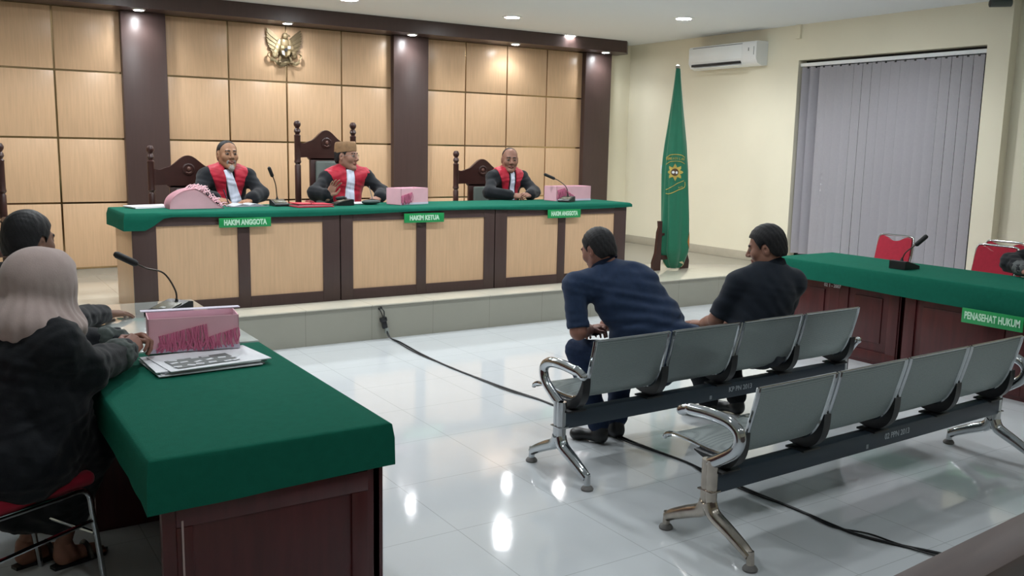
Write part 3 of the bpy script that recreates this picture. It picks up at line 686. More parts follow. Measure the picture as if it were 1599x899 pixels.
microphone((6.60, 4.40, .787), R_(90), [(0, .04, .06), (-.02, .03, .13), (-.07, -.03, .20)], [(-.065, -.025, .19), (-.125, -.08, .275)], 'gooseneck microphone on the right desk in front of an empty red chair', 1.15)
red_chair(7.70, 5.43, R_(-90), 'empty red chrome chair behind the right desk microphone')
red_chair(7.70, 4.42, R_(-90), 'front one of two red chairs beside the dark sleeved person')
red_chair(8.16, 4.60, R_(-90), 'red chair half hidden behind another by the right wall column')

# ================================================================== steel waiting benches
def waiting_bench(loc, rz, label, arms, code, flip):
    t = thing('waiting_bench', label, 'bench', (loc[0], loc[1], 0), rz, 'four seat steel waiting benches')
    Lb = 2.29; SW, GAP = .505, .035; x0 = (Lb-4*SW-3*GAP)/2
    MB().box((-.0, -.035, .255), (Lb, .035, .345), .006).build('beam', BEAM, t)
    prof = catmull([V((0, a, b)) for a, b in ((-.155, .735), (-.150, .70), (-.125, .60), (-.095, .50), (-.055, .435), (.0, .405), (.10, .40), (.22, .41), (.32, .41), (.365, .395), (.375, .375))], 5)
    for k in range(4):
        xa = x0+k*(SW+GAP); xb = xa+SW
        P = []
        for p in prof: P.append([(xa+SW*j/4, p.y, p.z-.004*math.sin(math.pi*j/4)) for j in range(5)])
        sh = MB().grid(P).solid(.003).build('seat_shell', PERF, t)
        for x in (xa, xb): MB().tube([V((x, p.y, p.z)) for p in prof[::2]], .011, 8).build('side_rail', CHROME, sh)
        MB().tube([(xa, prof[0].y, prof[0].z), (xb, prof[0].y, prof[0].z)], .006, 8).build('top_edge', CHROME, sh)
    for k in range(5):                                     # black cradle under every joint
        x = x0-GAP/2+k*(SW+GAP); x = min(max(x, .045), Lb-.045)
        q = [p for p in prof if p.z < .545 and p.y < .15]; inn, out = [], []
        for i, p in enumerate(q):
            d = (q[min(i+1, len(q)-1)]-q[max(i-1, 0)]).normalized(); nn = V((0, -d.z*-1, -d.y)) if False else V((0, d.z, -d.y)); s_ = math.sin(math.pi*i/(len(q)-1))
            inn.append((p.y+nn.y*.006, p.z+nn.z*.006)); out.append((p.y+nn.y*(.012+.042*s_), p.z+nn.z*(.012+.042*s_)))
        pp = inn+out[::-1]
        MB().prism(pp, -.024, .024, frame((0, 1, 0), (0, 0, 1), (x, 0, 0))).build('seat_cradle', BLACK, t)
        MB().box((x-.06, -.05, .342), (x+.06, .055, .352), .002).build('cradle_plate', BLACK, t)
    s = -1 if flip else 1
    for x, arm in ((-.012, arms[0]), (Lb+.012, arms[1])):
        lg = MB()
        for dy in (-.013, .013): lg.tube([(x, dy, .40), (x, dy, .34), (x, dy, .22), (x, dy*1.6, .16)], .026, 14)
        lg.box((x-.030, -.042, .262), (x+.030, .042, .270), .003)
        for sy in (-1, 1): lg.tube([(x, sy*.006, .21), (x, sy*.035, .165), (x, sy*.12, .125), (x, sy*.20, .085), (x, sy*.24, .06)], lambda q: .035-.012*q, 12, smooth=4)
        for sy in (-1, 1): lg.tube([(x, sy*.24, .082), (x, sy*.245, .025)], .017, 12)
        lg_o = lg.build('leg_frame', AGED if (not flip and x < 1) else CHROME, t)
        for sy in (-1, 1): MB().lathe([(.030, 0), (.032, .008), (.026, .018), (.012, .028)], (x, sy*.245, 0), 18).build('foot_pad', mat('grey_pad', '6f6e6c', .6), lg_o)
        if arm:
            q = [(0, .385), (-.06, .42), (-.135, .48), (-.15, .545), (-.10, .585), (0, .595), (.10, .59), (.15, .585), (.185, .57)]
            MB().tube([(x, s*a, b) for a, b in q], lambda u: .024 if u < .85 else .021, 12, smooth=5, flat=1.15).ball((x, s*.185, .57), .021, 8).build('armrest', CHROME, t)
        else:
            MB().tube([(x, -.02, .38), (x, -.10, .50)], .016, 10).ball((x, -.105, .505), .022, 8).build('bracket_stub', CHROME, t)
    text('lettering', code, .042, mat('pale_stencil', 'aab3bb', .6), t, frame((1, 0, 0), (0, 0, 1), (1.30, -.0362, .305)), .0006, .0006, .95)
    MB().box((1.045, -.0362, .268), (1.062, -.0352, .29)).build('sticker', mat('sticker_grey', '8f979e', .5), t)
    return t
PERF = bpy.data.materials.new('perforated_grey_steel'); PERF.use_nodes = True
nt = PERF.node_tree; pb = nt.nodes['Principled BSDF']; pb.inputs['Metallic'].default_value = .55; pb.inputs['Roughness'].default_value = .42
g = nt.nodes.new('ShaderNodeTexCoord'); mp = nt.nodes.new('ShaderNodeMapping'); mp.inputs['Scale'].default_value = (110, 110, 110)
vo = nt.nodes.new('ShaderNodeTexVoronoi'); vo.inputs['Randomness'].default_value = .15; nt.links.new(g.outputs['Object'], mp.inputs[0]); nt.links.new(mp.outputs[0], vo.inputs['Vector'])
cr = nt.nodes.new('ShaderNodeValToRGB'); cr.color_ramp.elements[0].position = .28; cr.color_ramp.elements[1].position = .36
cr.color_ramp.elements[0].color = (*lin('4a5252'), 1); cr.color_ramp.elements[1].color = (*lin('a3acab'), 1); nt.links.new(vo.outputs['Distance'], cr.inputs[0]); nt.links.new(cr.outputs[0], pb.inputs['Base Color'])
waiting_bench((2.705, 3.69), R_(.9), 'steel four seat waiting bench where the two men sit', (True, False), 'KP PN 2013', True)
waiting_bench((2.745, 2.65), R_(1.8), 'empty steel four seat waiting bench nearest the viewer', (True, True), '02 PPN 2013', False)

# ------------------------------------------------------------------ cables on the floor
c1 = [(3.31, 7.17, .16), (3.33, 7.13, .03), (3.36, 6.95, .008), (3.32, 6.5, .007), (3.31, 6.0, .007), (3.34, 5.49, .007), (3.37, 5.18, .007), (3.41, 4.84, .007), (3.40, 4.4, .007), (3.38, 3.98, .007), (3.39, 3.73, .007), (3.41, 3.49, .007), (3.4, 3.29, .007), (3.4, 2.98, .007), (3.41, 2.74, .007), (3.41, 2.52, .007), (3.42, 2.39, .007), (3.48, 2.24, .007), (3.57, 2.08, .007), (3.70, 1.8, .007)]
tag(MB().tube(c1, .0065, 8, smooth=5).build('floor_cable', BLACK), 'thick black cable running from the platform plug under both benches', 'cable', 'black cables on the floor')
c2 = [(x-.012+.02*math.sin(i*1.9), y, z) for i, (x, y, z) in enumerate(c1)]; c2[0] = (3.295, 7.175, .19)
c2[-4] = (3.47, 2.38, .007); c2[-3] = (3.49, 2.26, .007); c2[-2] = (3.53, 2.08, .007)
tag(MB().tube(c2, .0042, 8, smooth=5).build('floor_cable', BLACK), 'thinner black cable winding beside the thick one across the floor', 'cable', 'black cables on the floor')
pg = thing('cable_connector', 'black cable connector hanging from a hole in the platform riser', 'connector', (3.31, 7.165, .10))
MB().box((-.03, -.018, .06), (.03, .018, .10), .006, M.Rotation(R_(-12), 4, 'Y')).box((-.022, -.016, .0), (.022, .016, .065), .006, M.Rotation(R_(-12), 4, 'Y')).build('plug_body', BLACK, pg)
MB().box((-.022, -.014, -.045), (.012, .014, .0), .004, M.Translation((.02, 0, 0))).build('clear_socket', mat('grey_socket', '8d948f', .3), pg)
MB().tube([(-.02, 0, .10), (-.035, .0, .14), (-.045, .02, .17)], .004, 8, smooth=3).tube([(-.01, 0, .10), (-.012, -.005, .15), (-.028, .02, .18)], .005, 8, smooth=3).build('lead', BLACK, pg)
MB().ball((-.045, .022, .172), .010, 6).ball((-.027, .022, .182), .010, 6).build('hole_grommet', BLACK, pg)
# ================================================================== people: smooth bodies grown from capsules and ellipsoids
def cap(a, b, ra, rb=None, k=.02, tag=0, op='u', fl=None): return dict(t='c', a=np.array(a, float), b=np.array(b, float), ra=ra, rb=ra if rb is None else rb, k=k, tag=tag, op=op, fl=fl)
def ell(c, r, Rm=None, k=.03, tag=0, op='u'): return dict(t='e', c=np.array(c, float), r=np.array(r, float), R=None if Rm is None else np.array(Rm, float), k=k, tag=tag, op=op)
def pdist(p, X):
    if p['t'] == 'c':
        ab = p['b']-p['a']; q = X-p['a']; t = np.clip((q@ab)/max(ab@ab, 1e-9), 0, 1); e = q-t[..., None]*ab
        return np.sqrt((e*e).sum(-1))-(p['ra']+(p['rb']-p['ra'])*t)
    q = X-p['c']
    if p['R'] is not None: q = q@p['R']
    k0 = np.sqrt(((q/p['r'])**2).sum(-1)); k1 = np.sqrt(((q/p['r']**2)**2).sum(-1))
    return k0*(k0-1)/np.maximum(k1, 1e-9)
def pbox(p):
    if p['t'] == 'c':
        r = max(p['ra'], p['rb']); return np.minimum(p['a'], p['b'])-r, np.maximum(p['a'], p['b'])+r
    r = p['r'] if p['R'] is None else np.abs(p['R'])@p['r']
    return p['c']-r, p['c']+r
def sdf_mesh(prims, h, disp=None, cut=None, amp=.01):
    """one closed surface around the prims; disp(X) is added to the distance, cut(X) > 0 is removed"""
    un = [p for p in prims if p['op'] == 'u']
    lo = np.min([pbox(p)[0] for p in un], 0)-.02-2*h; hi = np.max([pbox(p)[1] for p in un], 0)+.02+2*h
    n = np.ceil((hi-lo)/h).astype(int)+1; ax = [lo[i]+h*np.arange(n[i]) for i in range(3)]
    D = np.full(n, 1.0)
    for p in prims:
        a, b = pbox(p); mg = p['k']+3*h+amp
        i0 = np.maximum(0, np.floor((a-mg-lo)/h).astype(int)); i1 = np.minimum(n, np.ceil((b+mg-lo)/h).astype(int)+1)
        sl = tuple(slice(i0[i], i1[i]) for i in range(3))
        X = np.stack(np.meshgrid(ax[0][sl[0]], ax[1][sl[1]], ax[2][sl[2]], indexing='ij'), -1)
        d = pdist(p, X); e = D[sl]; k = p['k']
        if p['op'] == 'u':
            w = np.clip(.5+.5*(d-e)/k, 0, 1); D[sl] = d*(1-w)+e*w-k*w*(1-w)
        else:
            w = np.clip(.5-.5*(e+d)/k, 0, 1); D[sl] = e*(1-w)-d*w+k*w*(1-w)
    if disp or cut:
        X = np.stack(np.meshgrid(*ax, indexing='ij'), -1)
        if disp: D = D+disp(X)
        if cut: D = np.maximum(D, cut(X))
    D[0] = D[-1] = 1; D[:, 0] = D[:, -1] = 1; D[:, :, 0] = D[:, :, -1] = 1
    return nets(D, lo, h)
def nets(D, lo, h):
    S_ = D < 0; n = np.array(D.shape)-1; c = np.zeros(n, np.int8); corners = [(i, j, k) for i in (0, 1) for j in (0, 1) for k in (0, 1)]
    for i, j, k in corners: c += S_[i:i+n[0], j:j+n[1], k:k+n[2]]
    act = np.argwhere((c > 0) & (c < 8)); idx = np.full(n, -1, np.int64); idx[tuple(act.T)] = np.arange(len(act))
    pos = np.zeros((len(act), 3)); cnt = np.zeros(len(act))
    for a in corners:
        for x in range(3):
            if a[x]: continue
            b = list(a); b[x] = 1; va = D[tuple((act+a).T)]; vb = D[tuple((act+b).T)]
            m = (va < 0) != (vb < 0); t = np.where(m, va/np.where(m, va-vb, 1), 0)
            q = np.array(a, float)[None].repeat(len(act), 0); q[:, x] += t; pos += q*m[:, None]; cnt += m
    v = lo+h*(act+pos/np.maximum(cnt, 1)[:, None]); F = []
    for x in range(3):
        y, z = (x+1) % 3, (x+2) % 3
        s0 = [slice(None)]*3; s1 = [slice(None)]*3; s0[x] = slice(0, -1); s1[x] = slice(1, None)
        A, B = S_[tuple(s0)], S_[tuple(s1)]; e = np.argwhere(A != B)
        ok = (e[:, y] > 0) & (e[:, z] > 0) & (e[:, y] < n[y]) & (e[:, z] < n[z]); e = e[ok]; inside = A[tuple(e.T)]
        def g(dy, dz):
            w = e.copy(); w[:, y] += dy; w[:, z] += dz; return idx[tuple(w.T)]
        q = np.stack([g(-1, -1), g(0, -1), g(0, 0), g(-1, 0)], 1); q[~inside] = q[~inside][:, ::-1]; F.append(q)
    F = np.concatenate(F)
    # one gentle relaxation pass keeps the surface smooth
    for _ in range(2):
        s = np.zeros_like(v); k = np.zeros(len(v))
        for i in range(4):
            a, b = F[:, i], F[:, (i+1) % 4]; np.add.at(s, a, v[b]); np.add.at(k, a, 1)
        v = v*.55+.45*s/np.maximum(k, 1)[:, None]
    return v, F
def tag_faces(v, F, prims, thr=.0016):
    c = v[F].mean(1); out = np.zeros(len(F), np.int32); best = np.full(len(F), thr)
    for p in prims:
        if p['tag'] and p['op'] == 'u':
            d = pdist(p, c); m = d < best; out[m] = p['tag']; best[m] = d[m]
    return out
def xf(v, F, mw):
    A = np.array(mw); w = v@A[:3, :3].T+A[:3, 3]
    return w, (F[:, ::-1] if np.linalg.det(A[:3, :3]) < 0 else F)
def make(name, chunks, mats, parent, base):
    vs, fs, ts, o = [], [], [], 0
    for v, F, t in chunks:
        vs.append(v-np.array(base)); fs.append(F+o); ts.append(np.zeros(len(F), np.int32) if t is None else t); o += len(v)
    v, F, t = np.concatenate(vs), np.concatenate(fs), np.concatenate(ts)
    me = bpy.data.meshes.new(name); me.vertices.add(len(v)); me.vertices.foreach_set('co', v.astype(np.float32).ravel())
    me.loops.add(4*len(F)); me.loops.foreach_set('vertex_index', F.astype(np.int32).ravel())
    me.polygons.add(len(F)); me.polygons.foreach_set('loop_start', np.arange(0, 4*len(F), 4, dtype=np.int32))
    me.update(calc_edges=True)
    ob = link(name, me, mats, parent, 0)
    if t.any(): me.polygons.foreach_set('material_index', t)
    return ob
def wr_noise(X, f=1., seed=0.):
    x, y, z = X[..., 0]*f+seed, X[..., 1]*f, X[..., 2]*f
    return (np.sin(31*x+9*np.sin(17*z+seed))*.5+np.sin(27*y+19*z+3*np.sin(23*x))*.6+np.sin(44*z-21*x+4*np.sin(14*y)+seed)*.5)
def axes(fwd, up):
    u = V(up).normalized(); f = V(fwd); f = (f-u*f.dot(u)).normalized(); return f.cross(u), f, u        # right, forward, up
def mat_of(o, fwd, up, s=1.08):
    r, f, u = axes(fwd, up); m = M((r, f, u)).transposed().to_4x4() @ M.Diagonal((s, s, s, 1)); m.translation = V(o); return m
SKINS = {}
def skin_set(c, lip, seed):
    return [mat('skin_'+seed, c, .55, spec=.35, var=.07, vscale=25), mat('lip_'+seed, lip, .5, spec=.35), mat('eye_white', '6e574b', .5), mat('eye_dark', '1b1412', .15), mat('eyebrow_hair', '211a17', .7)]
def head_prims(neck, beardless=True, wide=1.):
    P = [ell((0, -.012, .036), (.075*wide, .095, .082), k=.03), ell((0, .028, -.028), (.062*wide, .062, .084), k=.035)]
    for s in (-1, 1):
        P += [cap((s*.050*wide, .0, -.05), (s*.020, .066, -.098), .018, .016, k=.03), ell((s*.041, .060, -.020), (.025, .024, .027), k=.02)]
    P += [cap((0, .074, -.100), (0, .070, -.102), .019, k=.02), cap((-.036, .082, .028), (.036, .082, .028), .010, k=.018)]
    P += [cap((0, .087, .018), (0, .110, -.022), .008, .0125, k=.012)]
    for s in (-1, 1):
        P += [cap((s*.013, .100, -.027), (s*.013, .096, -.027), .009, k=.008), cap((s*.031, .101, .008), (s*.033, .101, .008), .013, k=.014, op='s')]
        P += [cap((s*.030, .0795, .007), (s*.034, .0775, .007), .0125, k=.002, tag=2), cap((s*.031, .0850, .007), (s*.031, .0855, .007), .0080, k=.001, tag=3)]
        P += [cap((s*.022, .0855, .0165), (s*.043, .0775, .0155), .0045, k=.004), cap((s*.016, .0925, .031), (s*.046, .0815, .032), .0045, k=.003, tag=4)]
        P += [ell((s*.077*wide, -.010, -.002), (.009, .020, .032), k=.010), cap((s*.086*wide, -.006, .002), (s*.086*wide, -.008, -.006), .008, k=.006, op='s')]
        P += [cap((s*.022, .0845, -.059), (0, .0915, -.0555), .0050, .0058, k=.006, tag=1), cap((s*.020, .0845, -.063), (0, .0905, -.0675), .0050, .0064, k=.006, tag=1)]
    P += [cap((-.022, .0985, -.0615), (.022, .0985, -.0615), .0035, k=.004, op='s'), cap((0, -.025, -.04), neck, .054, .060, k=.04)]
    return P
def hair_mesh(keep, wide=1., thick=.009, top=.0, seed=0., extra=()):
    """short hair: a shell on the skull kept above the hairline; keep = [(y, z)...] hairline height by depth"""
    ys, zs = zip(*keep)
    P = [ell((0, -.014, .036+top*.4), (.075*wide+thick, .095+thick, .082+thick+top*.6), k=.01), ell((0, -.05, -.02), (.066*wide+thick*.8, .055+thick, .075), k=.03)]+list(extra)
    dsp = lambda X: .0008*np.sin(310*X[..., 0]+90*X[..., 2]+seed)*np.sin(260*X[..., 1]+120*X[..., 2])+.0008*np.sin(150*X[..., 0]-170*X[..., 1]+90*X[..., 2]+seed*2)
    cutf = lambda X: np.interp(X[..., 1], ys, zs)+.004*np.sin(90*X[..., 0]+seed)-X[..., 2]
    return sdf_mesh(P, .0035, dsp, cutf)
SHORT = [(-.12, -.055), (-.06, -.055), (-.032, -.02), (-.012, .036), (.012, .030), (.02, .0), (.03, .022), (.05, .062), (.075, .078), (.12, .088)]
def hand_prims(curl=(15, 20, 10), spread=4., thumb=(0, 0), each=None):
    P = []; kn = [(.027, .086, .000), (.007, .091, .003), (-.013, .086, .002), (-.030, .077, -.003)]
    L = [(.041, .025, .021), (.045, .029, .022), (.041, .027, .021), (.032, .020, .019)]; r0 = [.0088, .0090, .0086, .0076]
    P += [ell((0, .046, -.004), (.037, .046, .0135), k=.012), cap((0, -.035, 0), (0, .004, 0), .027, .0245, k=.02)]
    for i, (kx, ky, kz) in enumerate(kn):
        P.append(cap((kx*.55, .012, 0), (kx, ky, kz), .0125, .0105, k=.014))
        a = V((kx, ky, kz)); ang = 0; cu = (each[i] if each else curl); sp = R_(spread*(1.5-i))
        for j in range(3):
            ang += R_(cu[j]); d = V((math.sin(sp)*math.cos(ang), math.cos(sp)*math.cos(ang), -math.sin(ang))); b = a+d*L[i][j]
            P.append(cap(a, b, r0[i]-.0006*j, r0[i]-.0006*(j+1), k=.0035)); a = b
    t = [V((.018, .018, -.006)), V((.045+thumb[0]*.01, .046, -.014-thumb[1]*.012)), V((.056-thumb[1]*.016+thumb[0]*.012, .076, -.018-thumb[1]*.018)), V((.055-thumb[1]*.034+thumb[0]*.02, .101, -.020-thumb[1]*.026))]
    for a, b, ra, rb, k in zip(t, t[1:], (.0145, .0115, .0098), (.0118, .0100, .0078), (.014, .004, .003)): P.append(cap(a, b, ra, rb, k=k))
    return P
def hand(side, wrist, fing, back, elbow=None, **kw):
    """side 'L'/'R'; fing = where the fingers point, back = out of the back of the hand"""
    y = V(fing).normalized(); z = V(back); z = (z-y*z.dot(y)).normalized(); x = y.cross(z); m = M((x, y, z)).transposed().to_4x4(); m.translation = V(wrist)
    if side == 'R': m = m @ M.Diagonal((-1, 1, 1, 1))
    v, F = sdf_mesh(hand_prims(**kw), .0026, amp=0.)
    return (*xf(v, F, m), None)
class Body:
    def __init__(s, J, fwd, w=1., belly=0.):
        s.J = {k: V(v) for k, v in J.items()}; s.up = (s.J['neck']-s.J['pel']).normalized()
        r = s.J['shR']-s.J['shL']; s.right = (r-s.up*r.dot(s.up)).normalized(); s.fwd = s.up.cross(s.right)
        s.R = np.array(M((s.right, s.fwd, s.up)).transposed()); s.w, s.belly = w, belly
        s.L = (s.J['neck']-s.J['pel']).length; s.chest = s.J['pel'].lerp(s.J['neck'], .66)
    def torso(s, f=0.):
        w, J = s.w, s.J; mid = J['pel'].lerp(J['neck'], .33)+s.fwd*(.02+s.belly*.5); ch = s.chest-s.fwd*.005
        shc = (J['shL']+J['shR'])/2
        P = [ell(J['pel'], (.175*w+f, .135+f, .13+f), s.R, .06), ell(mid, (.155*w+f+s.belly*.4, .120+f+s.belly, .17+f), s.R, .06), ell(ch, (.165*w+f, .115+f, .19+f), s.R, .06)]
        for k in 'LR':
            sh = J['sh'+k]; P += [cap(shc.lerp(sh, .3)-s.up*.02, sh-s.up*.015, .070+f*.8, .050+f*.8, k=.06), cap(J['neck'].lerp(sh, .12), sh.lerp(J['neck'], .15), .052+f*.6, .044+f*.7, k=.06)]
        return P
    def arm(s, k, f=0., end=None, f2=None, upto=1.):
        J = s.J; f2 = f if f2 is None else f2; P = [cap(J['sh'+k]-s.up*.015, J['el'+k], .044+f, .044+f2, k=.03)]
        if upto > 0: P.append(cap(J['el'+k], J['el'+k].lerp(J['wr'+k], upto), .044+f2, .033+f2+.004, k=.03))
        return P
    def leg(s, k, f=0., stop=1., f2=None):
        J = s.J; f2 = f if f2 is None else f2
        return [cap(J['hip'+k], J['kn'+k], .088+f, .062+f, k=.05), cap(J['kn'+k], J['kn'+k].lerp(J['an'+k], stop), .060+f, .042+f2, k=.03)]
    def local(s, X):
        q = X-np.array(s.chest); return q@np.array(s.right), q@np.array(s.fwd), q@np.array(s.up)
def shoe(an, toe, mm, parent, base, name='shoe'):
    a, t = V(an), V(toe); d = (t-a); d.z = 0; d.normalize(); g = V((a.x, a.y, 0))
    P = [ell(g-d*.015+V((0, 0, .045)), (.036, .036, .043), k=.03), cap(g+d*.02+V((0, 0, .042)), g+d*.15+V((0, 0, .032)), .036, .030, k=.03), ell(g+d*.14+V((0, 0, .032)), (.042, .042, .030), k=.03), cap(g+V((0, 0, .05)), g+V((0, 0, .10)), .040, .044, k=.02)]
    v, F = sdf_mesh(P, .006, None, lambda X: .003-X[..., 2]); return make(name, [(v, F, None)], [mm], parent, base)
BLACKROBE = mat('black_robe', '14171c', .8, spec=.2, var=.12, vscale=20, bump=.1, bscale=120, sheen=.1)
ROBERED = mat('robe_red', 'ab1830', .55, spec=.3, var=.1, vscale=14, sheen=.2)
JABOT = mat('white_jabot', 'd3d9ea', .7)
HAIR = mat('black_hair', '17171a', .55, spec=.3, var=.3, vscale=60, bump=.3, bscale=300)
GREYHAIR = mat('grey_beard', '8f8a84', .7, var=.15, vscale=60)
def judge(label, base, J, head, skin, hair=None, red=(.045, .145), beard=False, jab=(.022, .040), capm=False, glasses=False, hands=(), collar='dark', belly=.01, face_w=1., jab_shift=0.):
    t = thing('person', label, 'person', base)
    B = Body(J, None, belly=belly); sk = skin_set(skin[0], skin[1], skin[2])
    hm = mat_of(*head, 1.11); nk = hm.inverted() @ (B.J['neck']-B.up*.03)
    hp = head_prims(tuple(nk), wide=face_w); v, F = sdf_mesh(hp, .0032, amp=0.); tg = tag_faces(v, F, hp)
    tr = sdf_mesh(B.torso(-.012)+B.arm('L', -.004)+B.arm('R', -.004)+B.leg('L', -.01)+B.leg('R', -.01), .014)
    make('body', [(*xf(v, F, hm), tg), (*tr, None)]+list(hands), sk, t, base)
    rp = B.torso(.022)+[cap(B.J['sh'+k]-B.up*.01, B.J['el'+k], .056, .064, k=.06) for k in 'LR']+[cap(B.J['el'+k], B.J['el'+k].lerp(B.J['wr'+k], .86), .062, .064, k=.04) for k in 'LR']
    rp += [cap(B.J['hip'+k], B.J['kn'+k], .115, .10, k=.08) for k in 'LR']+[cap(B.J['kn'+k], B.J['kn'+k]+V((0, 0, -.38)), .10, .11, k=.06) for k in 'LR']
    nb = B.J['neck']+B.up*.055
    def ncut(X):       # neckline: an open collar
        q = X-np.array(nb); return q@np.array(B.up)-.03*(q@np.array(B.fwd))/.1*0
    v, F = sdf_mesh(rp, .009, lambda X: .0035*wr_noise(X, 1, base[0]), ncut); make('robe', [(v, F, None)], [BLACKROBE], t, base)
    def region(kind):
        def g(X):
            u, f, z = B.local(X)
            if kind == 'red':
                inn = red[0]+.055*np.clip(z-.02, 0, .2)/.2*0; out = red[1]+.35*np.clip(z-.05, -.35, .12)
                return np.maximum.reduce([inn-np.abs(u), np.abs(u)-out, -.045-f, -.235-z, z-.30])
            w_ = jab[0]+(jab[1]-jab[0])*np.clip((.17-z)/.35, 0, 1)
            return np.maximum.reduce([np.abs(u-jab_shift*(z-.1))-w_, .02-f, -.24-z, z-.195])
        return g
    if red:
        v, F = sdf_mesh(B.torso(.031), .006, lambda X: .0035*wr_noise(X, 1, base[0])+.0015*wr_noise(X, 2, 1), region('red')); make('red_facing', [(v, F, None)], [ROBERED], t, base)
    v, F = sdf_mesh(B.torso(.036), .005, lambda X: .0035*wr_noise(X, 1, base[0])+.002*np.sin(170*B.local(X)[0]), region('jab')); make('white_jabot', [(v, F, None)], [JABOT], t, base)
    # collar band: an open V round the neck
    r, f, u = B.right, B.fwd, B.up; n0 = B.J['neck']
    pts = [V(n0)+r*(.066*math.cos(a))+f*(.062*math.sin(a)+.028)+u*(.052-.045*max(0, math.sin(a))-.03*max(0, math.sin(a))**4) for a in np.linspace(-.0, 2*math.pi, 26)[:-1]]
    MB().tube([p-V(base) for p in pts], .013, 8, True, flat=1.2).build('collar', JABOT if collar == 'white' else BLACKROBE, t)
    if hair is not None:
        v, F = hair; make('hair', [(*xf(v, F, hm), None)], [HAIR], t, base)
    if beard:
        P = [ell((0, .074, -.100), (.026, .020, .030), k=.02), cap((0, .082, -.115), (0, .075, -.138), .018, .008, k=.02), cap((-.026, .081, -.05), (.026, .081, -.05), .0045, k=.01), cap((-.03, .074, -.06), (-.03, .06, -.09), .009, k=.02), cap((.03, .074, -.06), (.03, .06, -.09), .009, k=.02)]
        v, F = sdf_mesh(P, .003, lambda X: .0015*np.sin(400*X[..., 0])*np.sin(210*X[..., 2])); make('beard', [(*xf(v, F, hm), None)], [GREYHAIR], t, base)
    if capm:
        prof = [(.088, .050), (.089, .048)]
        b = MB(); ring = lambda z, s, tl=0.: [hm @ V((.083*s*math.cos(a), -.012+.103*s*math.sin(a), z+tl*math.sin(a)))-V(base) for a in np.linspace(0, 2*math.pi, 33)]
        b.grid([ring(.040, 1.0, .012), ring(.060, 1.01, .012), ring(.100, .985, .008), ring(.125, .93, .006), ring(.133, .86, .004), ring(.126, .70, .002), ring(.124, .0)]); bmesh.ops.remove_doubles(b.bm, verts=b.bm.verts[:], dist=1e-5)
        b.build('cap', mat('brown_cap', '8a6a49', .7, var=.2, vscale=30), t)
    if glasses:
        b = MB()
        for s in (-1, 1):
            c = V((s*.033, .098, .006)); b.tube([hm @ (c+V((.022*math.cos(a), -.004*abs(math.cos(a)), .016*math.sin(a))))-V(base) for a in np.linspace(0, 2*math.pi, 17)[:-1]], .0016, 6, True)
            b.tube([hm @ V((s*.055, .095, .010))-V(base), hm @ V((s*.080, .05, .012))-V(base), hm @ V((s*.084, -.012, .006))-V(base)], .0014, 6)
        b.tube([hm @ V((-.011, .100, .010))-V(base), hm @ V((.011, .100, .010))-V(base)], .0014, 6); b.build('glasses', mat('silver_wire', 'c9cdd0', .2, metal=1), t)
    return t, B
def sit(c, zs, kn_y, rt, wd=.10, fwd=(0, -1)):
    """hips, knees and ankles of a seated figure: c = pelvis centre, zs = knee height, kn_y = reach, floor under the feet"""
    f = V((fwd[0], fwd[1], 0)).normalized(); r = f.cross(V((0, 0, 1))); d = {}
    for k, s in (('L', -1), ('R', 1)):
        h = V(c)+r*(s*wd)+V((0, 0, -.03)); d['hip'+k] = h; d['kn'+k] = h+f*kn_y+r*(s*.03)+V((0, 0, zs)); d['an'+k] = d['kn'+k]+V((0, 0, -.36))
    return d
BALD = [(-.12, .0), (-.05, .01), (-.015, .045), (.01, .06), (.03, .2), (.12, .2)]
# left judge: grey goatee, writes with a pen
J = dict(pel=(2.37, 8.68, .93), neck=(2.355, 8.575, 1.435), shL=(2.555, 8.56, 1.375), shR=(2.155, 8.54, 1.375), elL=(2.62, 8.38, 1.215), elR=(2.05, 8.38, 1.215), wrL=(2.47, 8.22, 1.175), wrR=(2.165, 8.19, 1.18), **sit((2.37, 8.68, .93), -.02, .40, 0))
judge('person in black and red robe with grey goatee, writing, left of the three judges', (2.37, 8.66, PZ), J, ((2.36, 8.53, 1.565), (.10, -1, .06), (0, .05, 1)), ('9c7358', '7d4f44', 'tan'),
      hair_mesh([(-.12, -.05), (-.05, -.04), (-.03, .0), (-.012, .036), (.012, .034), (.02, .025), (.030, .055), (.045, .092), (.06, .106), (.12, .115)], thick=.003, seed=1), red=(.040, .135), beard=True, jab=(.034, .062), jab_shift=.25,
      hands=[hand('R', (2.165, 8.19, 1.18), (.75, -.55, -.18), (-.25, -.30, .9), curl=(38, 45, 30), thumb=(-.5, 1.)), hand('L', (2.47, 8.22, 1.165), (-.75, -.5, -.1), (.05, -.1, 1), curl=(18, 25, 15))])
pn = tag(MB().tube([(2.245, 8.115, ZT+.022), (2.205, 8.135, ZT+.145)], .0045, 8).build('pen', mat('dark_blue_pen', '22283a', .3)), 'dark pen in the writing hand of the judge with the grey goatee', 'pen')
